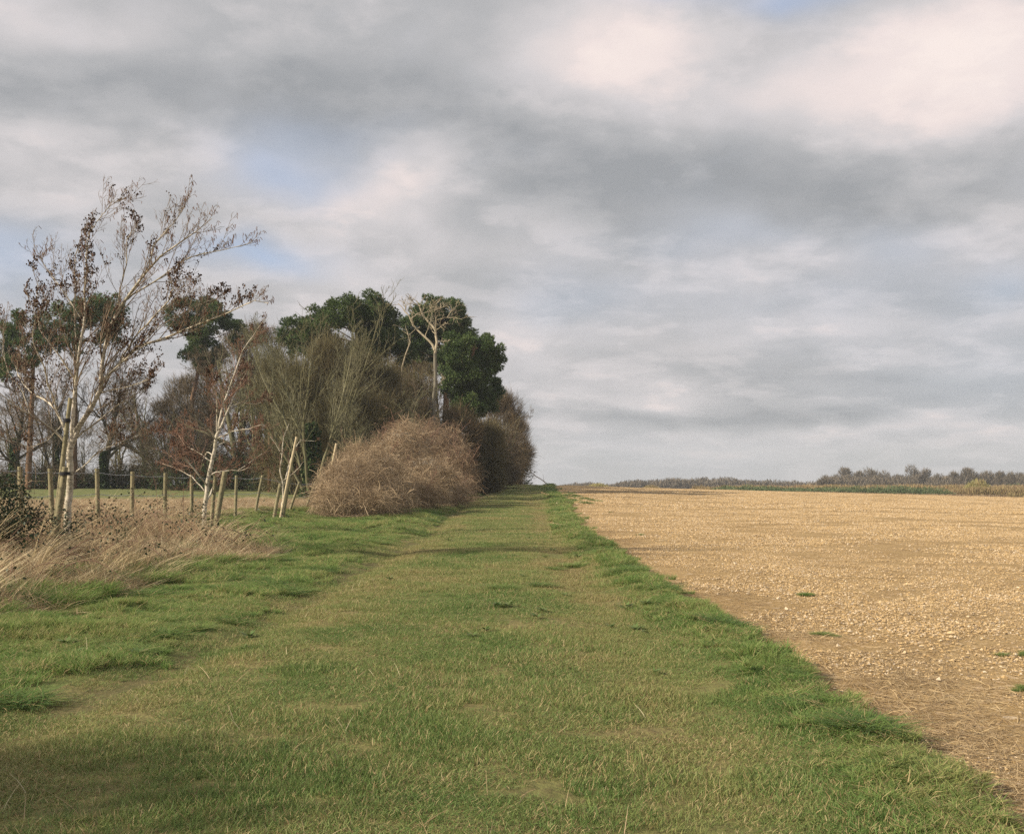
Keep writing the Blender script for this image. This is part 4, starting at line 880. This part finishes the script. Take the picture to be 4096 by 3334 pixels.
def tangle_bush(name, label, cat, lumps, mat, seed, seg=.55, wid=.011, dens=900, fluff=0, group=None, uprights=0):
    """lumps: (x, y_top, Y, halfwidth_px) in picture terms, each a dome resting on the ground"""
    rg = RS(seed); g = Geo(); gf = Geo(); C0 = None; ups = []; subs = []
    for (x, ty, Y, hw) in lumps:
        X = (x - HX) / F * Y; zg = float(height(X, Y)); top = EYE + (HY - ty) / F * Y; hz = max(top - zg, .4); rx = hw / F * Y
        if C0 is None: C0 = np.array([X, Y, zg])
        subs.append((X, Y, zg, hz, rx))
        c = np.array([X, Y, zg + hz * .30]) - C0; R3 = np.array([rx, rx * 1.15, hz * .72]); n = int(dens * (rx * rx * 1.15 + rx * hz * 2))
        P, W, sd2, r = tangle(rg, c, R3, n, seg, 6, wid); P[..., 2] = np.maximum(P[..., 2], zg - C0[2] + rg.random((n, 1)) * .1); g.ribbons(P, W, sd2, r)
        if fluff:
            m = int(n * fluff); d = rdir(rg, m); d[:, 2] = np.abs(d[:, 2]); q = c + d * R3 * rg.uniform(.85, 1.06, m)[:, None]; kk = vnoise(q[:, 0], q[:, 2] + q[:, 1], .7, 13) > .5; q = q[kk]
            A = rdir(rg, len(q)) * .035; gf.cards(q, A, unit(np.cross(A, rdir(rg, len(q)))) * .03, rg.random(len(q)))
        if uprights:
            m = uprights; b0 = c + np.c_[rg.uniform(-.8, .8, m) * rx, rg.uniform(-.8, .8, m) * rx, np.full(m, hz * .3)]; d = unit(rg.normal(size=(m, 3)) * [.5, .3, .1] + [.1, 0, 1]); L = rg.uniform(.3, .62, m)[:, None] * hz
            ups.append(np.stack([b0, b0 + d * L * .5, b0 + d * L + rg.normal(size=(m, 3)) * .1], 1))
    for (X, Y, zg, hz, rx) in subs:      # ragged knots and arching sprays on the surface
        for q in range(7):
            d = rdir(rg, 1)[0]; d[2] = abs(d[2]); r1 = rx * rg.uniform(.18, .55); c = np.array([X, Y, zg + hz * .3]) - C0 + d * [rx, rx, hz * .68] * rg.uniform(.85, 1.12); P, W, sd2, r = tangle(rg, c, np.array([r1, r1, r1 * .8]), int(dens * r1 * r1 * 2.2), seg, 6, wid * 1.1); P[..., 2] = np.maximum(P[..., 2], zg - C0[2]); g.ribbons(P, W, sd2, np.clip(r * .6 + .3 * rg.random(), 0, 1))
        m = 26; d = rdir(rg, m); d[:, 2] = np.abs(d[:, 2]) + .2; P0 = np.array([X, Y, zg + hz * .3]) - C0 + unit(d) * [rx, rx, hz * .68] * .85; v = unit(unit(d) + rg.normal(size=(m, 3)) * .5); out = [P0]
        for k in range(6): out.append(out[-1] + v * .16); v = unit(v - [0, 0, .22] + rg.normal(size=(m, 3)) * .1)
        g.ribbons(np.stack(out, 1), np.full((m, 7), wid * 1.2), unit(np.cross(v, rdir(rg, m))), rg.random(m))
    e = empty(name, C0, label, cat, group); multi('stems', e, [(g, mat), (gf, M['fluff'])] if fluff else [(g, mat)])
    if ups:
        U = np.concatenate(ups); U = np.array([resample(u, 6) for u in U]); R0 = np.tile(np.linspace(.02, .008, 6), (len(U), 1)); A1, B1 = grow(rg, U, R0, 7, .2, 1, 45, .4, 5, (0, 0, .05), .2, .6, .007)
        A2, B2 = grow(rg, A1, B1, 4, .2, 1, 50, .5, 4, (0, 0, 0), .2, .7, .006); gg = Geo(); gg.tubes(U, R0, 5); gg.tubes(A1, B1, 3); gg.tubes(A2, B2, 3); link('branches', gg.mesh('branches'), M['red_twig'], e)
    return e


GR = 'shrubs between the fence and the wood'
tangle_bush('tangled_shrub', 'front of the tan tangled mound, hanging low beside the leaning fence posts', 'shrub', [(350, 458, 36, 32), (328, 488, 35, 14), (372, 452, 38, 30), (385, 484, 36, 24), (352, 490, 34.5, 30)], M['tangle'], 401, dens=1000, fluff=.06, wid=.010)
tangle_bush('tangled_shrub', 'tallest part of the tan tangled mound with grey fluffy seed heads', 'shrub', [(400, 432, 44, 26), (412, 424, 47, 22), (425, 460, 43, 26), (385, 442, 44, 22), (440, 488, 45, 20), (408, 480, 40, 26)], M['tangle'], 402, dens=900, fluff=.25, wid=.011, uprights=5)
tangle_bush('thorn_bush', 'reddish brown thorn bush behind the right side of the tangled mound', 'shrub', [(445, 432, 56, 20), (458, 448, 55, 18), (462, 478, 52, 14), (430, 422, 58, 14), (450, 490, 50, 14)], M['thorn'], 403, dens=620, wid=.013, fluff=.08, uprights=7)
tangle_bush('thorn_bush', 'small red twigged thorn bush at the top left of the mound', 'shrub', [(378, 436, 46, 12), (392, 424, 48, 10)], M['thorn'], 404, dens=420, wid=.011, uprights=8)
tangle_bush('hedge_shrub', 'drooping olive brown shrub above the far end of the track', 'shrub', [(488, 448, 84, 16), (502, 452, 88, 12), (494, 436, 90, 12), (478, 462, 80, 10)], M['under'], 405, dens=200, wid=.022, seg=1.0, uprights=6)

# undergrowth of the wood, which reads as one mass
rg = RS(501); g = Geo(); gl = Geo()
for x, Y, h in [(x_, 76 + 20 * random.Random(x_).random(), 2.2 + 1.6 * random.Random(x_ + 1).random()) for x_ in range(150, 500, 9)] + [(x_, 88, 1.1 + .8 * random.Random(x_).random()) for x_ in range(-10, 150, 9)] + [(x_, 100, 3.4) for x_ in range(200, 500, 12)] + [(x_, 118, 4.2) for x_ in range(495, 530, 7)]:
    X = (x - HX) / F * Y; zg = float(height(X, Y)); P, W, s2, r = tangle(rg, np.array([X, Y, zg + h * .3]), np.array([1.3, 1.6, h * .8]), 420, 1.0, 5, .024, .3, .03, .3); P[..., 2] = np.maximum(P[..., 2], zg); g.ribbons(P, W, s2, r)
    n = 260; C = np.array([X, Y, zg + h * .3]) + rdir(rg, n) * [1.3, 1.6, h * .7] * rg.random((n, 1)) ** .5; A = rdir(rg, n) * .12; gl.cards(C, A, unit(np.cross(A, rdir(rg, n))) * .09, rg.random(n))
tag(link('undergrowth', g.mesh('undergrowth'), M['under']), 'dark brown tangle of undergrowth along the foot of the wood', 'undergrowth', kind='stuff')
tag(link('ivy_cover', gl.mesh('ivy_cover'), M['ivy']), 'dark evergreen leaves low down among the trees of the wood', 'ivy', kind='stuff')

# dark bramble bush at the left edge, brambles in the dead grass
rg = RS(502); C0 = px(-6, 520, 15.5); C0[2] = float(height(C0[0], 15.5)); e = empty('bramble_bush', C0, 'dark green leafy bramble bush at the left picture edge in dead grass', 'shrub')
P, W, s2, r = tangle(rg, np.array([0, 0, .45]), np.array([.75, .6, .8]), 260, .6, 6, .007); g = Geo(); g.ribbons(P, W, s2, r); link('stems', g.mesh('stems'), M['thorn'], e)
n = 4200; cc = rdir(rg, 34) * [.58, .5, .52] * rg.random((34, 1)) ** .4 + [0, 0, .62]; C = cc[rg.integers(0, 34, n)] + rg.normal(size=(n, 3)) * .10; A = rdir(rg, n) * .024; g = Geo(); g.cards(C, A, unit(np.cross(A, rdir(rg, n))) * .018, rg.random(n)); link('leaves', g.mesh('leaves'), M['bramble_leaf'], e)
n = 420; Y = rg.uniform(11, 26, n); X = x_dead(Y) - .5 - 6 * rg.random(n); k = in_view(X, Y) & (X > x_fence(Y) - 1.5); X, Y = X[k], Y[k]; n = len(X); B0 = pts_at(rg, X, Y, .2); d = unit(np.c_[rg.normal(0, 1, n), rg.normal(0, .6, n), rg.uniform(.5, 1.3, n)]); out = [B0]
for k in range(8): out.append(out[-1] + d * .13); d = unit(d - [0, 0, .27])
g = Geo(); g.tubes(np.stack(out, 1), np.tile(np.linspace(.005, .003, 9), (n, 1)), 4); tag(link('bramble_stems', g.mesh('bramble_stems'), M['red_twig']), 'arching dark red bramble stems looping through the dead grass', 'bramble', kind='stuff')
n = 2600; cc = np.stack(out, 1)[rg.integers(0, len(X), 200), rg.integers(2, 8, 200)]; C = cc[rg.integers(0, 200, n)] + rg.normal(size=(n, 3)) * .10; k = C[:, 2] > height(C[:, 0], C[:, 1]); C = C[k]; n = len(C); A = rdir(rg, n) * .026; g = Geo(); g.cards(C, A, unit(np.cross(A, rdir(rg, n))) * .02, rg.random(n))
b1 = px(62, 515, 17.5); n = 500; C2 = b1 + [0, 0, -.35] + rg.normal(size=(n, 3)) * [.16, .15, .22]; A = rdir(rg, n) * .03; g.cards(C2, A, unit(np.cross(A, rdir(rg, n))) * .022, rg.random(n))
tag(link('bramble_leaves', g.mesh('bramble_leaves'), M['bramble_leaf']), 'scattered dark bramble leaves among the dead stalks', 'bramble', kind='stuff')

# ------------------------------------------------------------------ fence and stakes
def round_post(P0, P1, r, seed, tilt_top=.01):
    rg = RS(seed); q = resample([P0, (np.array(P0) + P1) / 2 + rg.normal(size=3) * .006, P1], 7); rr = r * (1 + rg.normal(0, .025, 7)); rr[-1] *= .93
    g = Geo(); g.tubes(q[None], rr[None], 10); me = g.mesh('post'); return me


fence_px = [(50, 468, 51, 500), (97, 468, 97, 500), (132.5, 471, 132, 498), (165.5, 472.5, 165, 508), (191.5, 474, 191, 508), (236.5, 475, 234.5, 524), (262.5, 475, 253, 524), (299.5, 481.5, 286, 520), (316, 480.5, 302, 518), (20, 466, 20, 500), (-18, 464, -18, 500)]
fx = sorted(fence_px); F0 = np.array([x_fence(28.), 28., float(height(x_fence(28.), 28.))])
fe = empty('wire_fence', F0, 'barbed wire fence on round weathered posts, the right ones leaning', 'fence'); tops = []
for i, (tx, ty, bx, by) in enumerate(fx):
    Y = float(np.clip(-11200 / (tx - 610.) - (.6 if tx > 290 else 0), 15, 40)); top = px(tx, ty, Y); dirx = (bx - tx) / max(by - ty, 1); zg = float(height(top[0], Y)) - .15
    L = top[2] - zg; bot = np.array([top[0] + dirx * L, Y + .05, zg]); tops.append((top, bot)); link('post', round_post(bot - F0, top - F0, .043, i), M['post'], fe)
for hgt in (.07, .50):
    pts = []
    for (a, b2), (c, d) in zip(tops[:-1], tops[1:]):
        u0 = a + (b2 - a) * hgt / (a[2] - b2[2]) + [0, -.06, 0]; u1 = c + (d - c) * hgt / (c[2] - d[2]) + [0, -.06, 0]
        for k in range(8): s = k / 8; pts.append(u0 * (1 - s) + u1 * s - np.array([0, 0, .03 * 4 * s * (1 - s)]))
    pts.append(u1); q = resample(pts, 160); g = Geo(); g.tubes((q - F0)[None], np.full((1, 160), .005), 4)
    bq = resample(pts, 190) - F0; n = len(bq); rgb = RS(9); dd = rdir(rgb, n) * .022; g.tubes(np.stack([bq - dd, bq, bq + dd], 1), np.full((n, 3), .004), 3); link('barbed_wire', g.mesh('barbed_wire'), M['wire'], fe)


def stake(label, Y, a, b2, r, seed, straps=(), mat='post', cat='stake', taper=.9):
    top = px(*a, Y); bot = px(*b2, Y); zg = float(height(bot[0], Y)) - .1; d = (bot - top) / (top[2] - bot[2]); bot = top + d * (top[2] - zg)
    e = empty('tree_stake', bot, label, cat, 'stakes beside the planted alders'); link('pole', round_post(np.zeros(3), top - bot, r, seed), M[mat], e)
    for (t_, rx, dx_) in straps:
        c = (top - bot) * t_; g = Geo(); th = np.linspace(0, 2 * math.pi, 17); W = np.stack([np.cos(th) * (r + rx) + dx_, np.sin(th) * (r + .02), 0 * th], -1) + c
        g.tubes(W[None], np.full((1, 17), .006), 4); V = []
        ring = np.concatenate([W + [0, 0, -.028], W + [0, 0, .028]]); n = len(W); Q = np.array([[i, i + 1, n + i + 1, n + i] for i in range(n - 1)]); g.add(ring, Q, np.zeros(len(ring))); link('rubber_tie', g.mesh('rubber_tie'), M['rubber'], e)
    return e


stake('thick short stake with black tie at the foot of the large alder', 17.6, (65.2, 466.5), (58, 518), .050, 31, [(.93, .035, .01)])
stake('long grey stake leaning against the large alder trunk', 17.75, (70.4, 397.5), (58.5, 492), .036, 32, [(.86, .02, -.01)])
stake('stout leaning post beside the middle alder, its top above the wire', 24.4, (225, 471), (216, 524), .058, 33)
stake('slim upright stake directly left of the stout leaning post', 25.4, (215.5, 476), (212, 516), .045, 34)
stake('leaning post left of the young alder', 31, (280.5, 483), (273.5, 521), .052, 35)
stake('long pale split pole leaning by the young alder', 30.6, (296.7, 436.5), (279, 525), .038, 36, mat='stake')
stake('mossy leaning stake behind the pale pole', 31.4, (289.6, 476), (282, 519), .055, 37)
stake('pale stake top sticking out of the tangled mound', 37, (336.5, 443), (331, 470), .045, 38, mat='stake')
# twig leaning at the far brow
P0 = px(548, 487, 112); P0[2] = float(height(P0[0], 112)); q = resample([P0, P0 + [-.6, 0, .5], P0 + [-1.6, 0, 1.1], P0 + [-1.9, 0, 1.6]], 8); g = Geo(); g.tubes(q[None] - P0, np.linspace(.05, .02, 8)[None], 4); A1, B1 = grow(RS(3), q[None] - P0, np.full((1, 8), .04), 7, .2, 1, 40, .5, 5, rf=.6, rmin=.02); g.tubes(A1, B1, 3)
tag(link('fallen_branch', g.mesh('fallen_branch'), M['brown_bark'], loc=P0), 'bare branch sticking up at the far end of the track against the sky', 'branch')

# ------------------------------------------------------------------ far side of the field
def far_bush(rg, g, gy, X, Y, h, wdt, n, size, updir=.2, elong=1.0, dome=.5):
    zg = height(X, Y); th = rg.random(n) * 6.28; rr = np.sqrt(rg.random(n)); z = h * rg.random(n) ** .7 * (1 - dome * rr ** 2); C = np.stack([X + rr * np.cos(th) * wdt, Y + rr * np.sin(th) * wdt, zg + z], -1)
    A = unit(rg.normal(size=(n, 3)) + [0, 0, updir * 4]) * size * elong * rg.uniform(.6, 1.3, (n, 1)); Bv = unit(np.cross(A, rdir(rg, n))) * size * .45 / elong ** .5; g.cards(C, A, Bv, rg.random(n))


def belt(g, rg, xs, Y0, dY, tops, wdt, n, size, updir, elong, dome, jit):
    for xp in xs:
        Y = Y0 + rg.uniform(-dY, dY); ty = np.interp(xp, *tops) + (vnoise(xp, Y0, 9, 6) - .5) * jit + rg.normal() * jit * .2; X = (xp - HX) / F * Y; h = EYE + (HY - ty) / F * Y - float(height(X, Y))
        far_bush(rg, g, 0, X, Y, max(h, .4), wdt, n, size, updir, elong, dome)


rg = RS(601); g = Geo()
belt(g, rg, np.arange(716, 950, 2.6), 150, 3, ([700, 740, 800, 830, 900, 950], [487, 484.5, 487.5, 486.0, 484.5, 488.5]), 1.3, 260, .13, .2, 1, .5, 3.5)
belt(g, rg, [664, 670, 676], 150, 3, ([600, 700], [489.5, 489.5]), 1.2, 200, .13, .2, 1, .5, 1)
belt(g, rg, np.arange(976, 1060, 4.), 186, 3, ([900, 1060], [485, 484]), 1.5, 260, .15, .2, 1, .5, 4)
tag(link('gorse_belt', g.mesh('gorse_belt'), M['gorse']), 'dark green belt of gorse bushes along the far side of the field', 'gorse', kind='stuff')
g = Geo()
belt(g, rg, np.arange(700, 1062, 2.2), 178, 6, ([700, 760, 800, 900, 950, 1024], [487.5, 486, 485.5, 485, 485, 485]), 1.5, 240, .16, .9, 2.2, .1, 2.5)
belt(g, rg, np.arange(900, 1062, 2.6), 154, 3, ([880, 940, 980, 1062], [494, 490.5, 487, 486]), 1.3, 240, .13, .9, 2.2, .1, 2)
tag(link('tan_scrub', g.mesh('tan_scrub'), M['tan_scrub']), 'straw coloured young scrub behind the gorse across the field', 'scrub', kind='stuff')
g = Geo(); belt(g, rg, np.arange(800, 1000, 3.), 144, 2, ([800, 1000], [493.5, 494.5]), 1.3, 130, .10, .9, 1.6, .1, 1.5)
tag(link('brown_weeds', g.mesh('brown_weeds'), M['thorn']), 'low brown weeds at the foot of the gorse', 'weeds', kind='stuff')
for (xp, yp, Y, hw, lab, mt) in ((978, 481, 160, 15, 'largest yellow green willow dome at the right picture edge', 'willow'), (598, 484.5, 190, 14, 'pale yellow bush low on the horizon left of the dark far wood', 'willow'), (651, 487, 170, 9, 'small pale yellow bush in front of the dark far wood', 'willow')):
    X = (xp - HX) / F * Y; zg = float(height(X, Y)); hh = EYE + (HY - yp) / F * Y - zg; g = Geo(); far_bush(RS(int(xp)), g, 0, X, Y, hh * 1.1, hw / F * Y, 2600, .2, .8, 2.4, .6)
    me = g.mesh('willow_bush'); o = link('willow_bush', me, M[mt]); tag(o, lab, 'bush')

# far woods: crowns on the skyline as trees of their own, the rest as one mass
words = ['leftmost small crown where the right hand far wood begins', 'tall forked crown, first high one of the far wood', 'open crown just right of the tallest left pair', 'second dense crown in the left part of the far wood', 'narrow crown between the two widest crowns', 'low rounded crown left of the widest crown', 'widest domed crown in the middle of the far wood', 'crown touching the right side of the widest dome', 'small open crown in the dip right of the middle', 'medium crown before the last high dome', 'last high dome of the far wood towards the right', 'flat topped crown above the tan scrub', 'dense dark crown left of the willow dome', 'low crown behind the yellow willow dome', 'rightmost dark crown of the far wood at the picture edge']
for i, (xp, yp, wd_) in enumerate([(825, 476, .9), (844, 467.5, 1.2), (858, 471, .9), (871, 468.5, 1.1), (884, 470, .9), (896, 475, 1.0), (910, 466.5, 1.4), (926, 469, 1.0), (940, 473, .9), (954, 471.5, 1.0), (968, 468, 1.3), (987, 471, 1.2), (998, 471, .9), (1012, 473, 1.0), (1021, 472, 1.0)]):
    dome_tree('distant_tree', words[i], xp, 330 + (i * 37) % 40, yp, 8.5 * wd_, M['far_bark'], 3000, 900 + i, 'trees of the far wood', bot=.15, up=.5, ln=.8, wid=.11, fuzz=0)
rg = RS(701); g = Geo(); gt = Geo()
belt(g, rg, np.arange(815, 1062, 1.9), 350, 15, ([800, 820, 835, 900, 980, 1060], [487, 479, 475, 475, 474, 474]), 2.2, 380, .36, .5, 1.6, .25, 2.5)
belt(g, rg, np.arange(556, 850, 1.5), 430, 15, ([556, 566, 590, 612, 630, 640, 700, 760, 830, 850], [487, 483.5, 482.5, 484, 481, 478.5, 478, 479, 481.5, 483]), 2.4, 330, .42, .5, 1.6, .3, 3.4)
tag(link('distant_wood', g.mesh('distant_wood'), M['far_bark']), 'low grey brown mass of leafless wood on the horizon', 'wood', kind='stuff')

# ------------------------------------------------------------------ unseen trees added on the left to cast shade on the near grass
for i, (X, Y, h, wd_, n, lab) in enumerate(((-9.6, 1.2, 4.8, 2.1, 7500, 'nearest leafless tree added outside the picture on the left to shade the front grass'), (-13.5, 4.2, 5.4, 1.8, 8000, 'leafless tree added outside the picture on the left to shade the verge'), (-12.0, -2.2, 6.5, 2.2, 10000, 'leafless tree added outside the picture behind the camera on the left to cast shade'))):
    dome_tree('bare_tree', lab, HX + F * X / Y, Y, HY - F * (h - EYE) / Y, wd_ * F / Y, M['dome_brown'], n, 950 + i, bot=.15, ln=.4, wid=.02)
hz_v = np.array([[x, y, z] for x in (-950, 950) for y in (-60, 2650) for z in (-70, 45)], float); me = bpy.data.meshes.new('haze'); me.from_pydata(hz_v.tolist(), [], [(0, 1, 3, 2), (4, 6, 7, 5), (0, 4, 5, 1), (2, 3, 7, 6), (0, 2, 6, 4), (1, 5, 7, 3)])
mh, th_ = new_mat('haze'); pv = th_.new('ShaderNodeVolumePrincipled'); pv.inputs['Color'].default_value = (.80, .86, .95, 1); pv.inputs['Density'].default_value = HAZE; oh = th_.new('ShaderNodeOutputMaterial'); th_.l.new(pv.outputs[0], oh.inputs['Volume'])
if HAZE > 0: tag(link('haze', me, mh), kind='stuff')
print('objects', len(bpy.data.objects), 'verts', sum(len(m.vertices) for m in bpy.data.meshes))
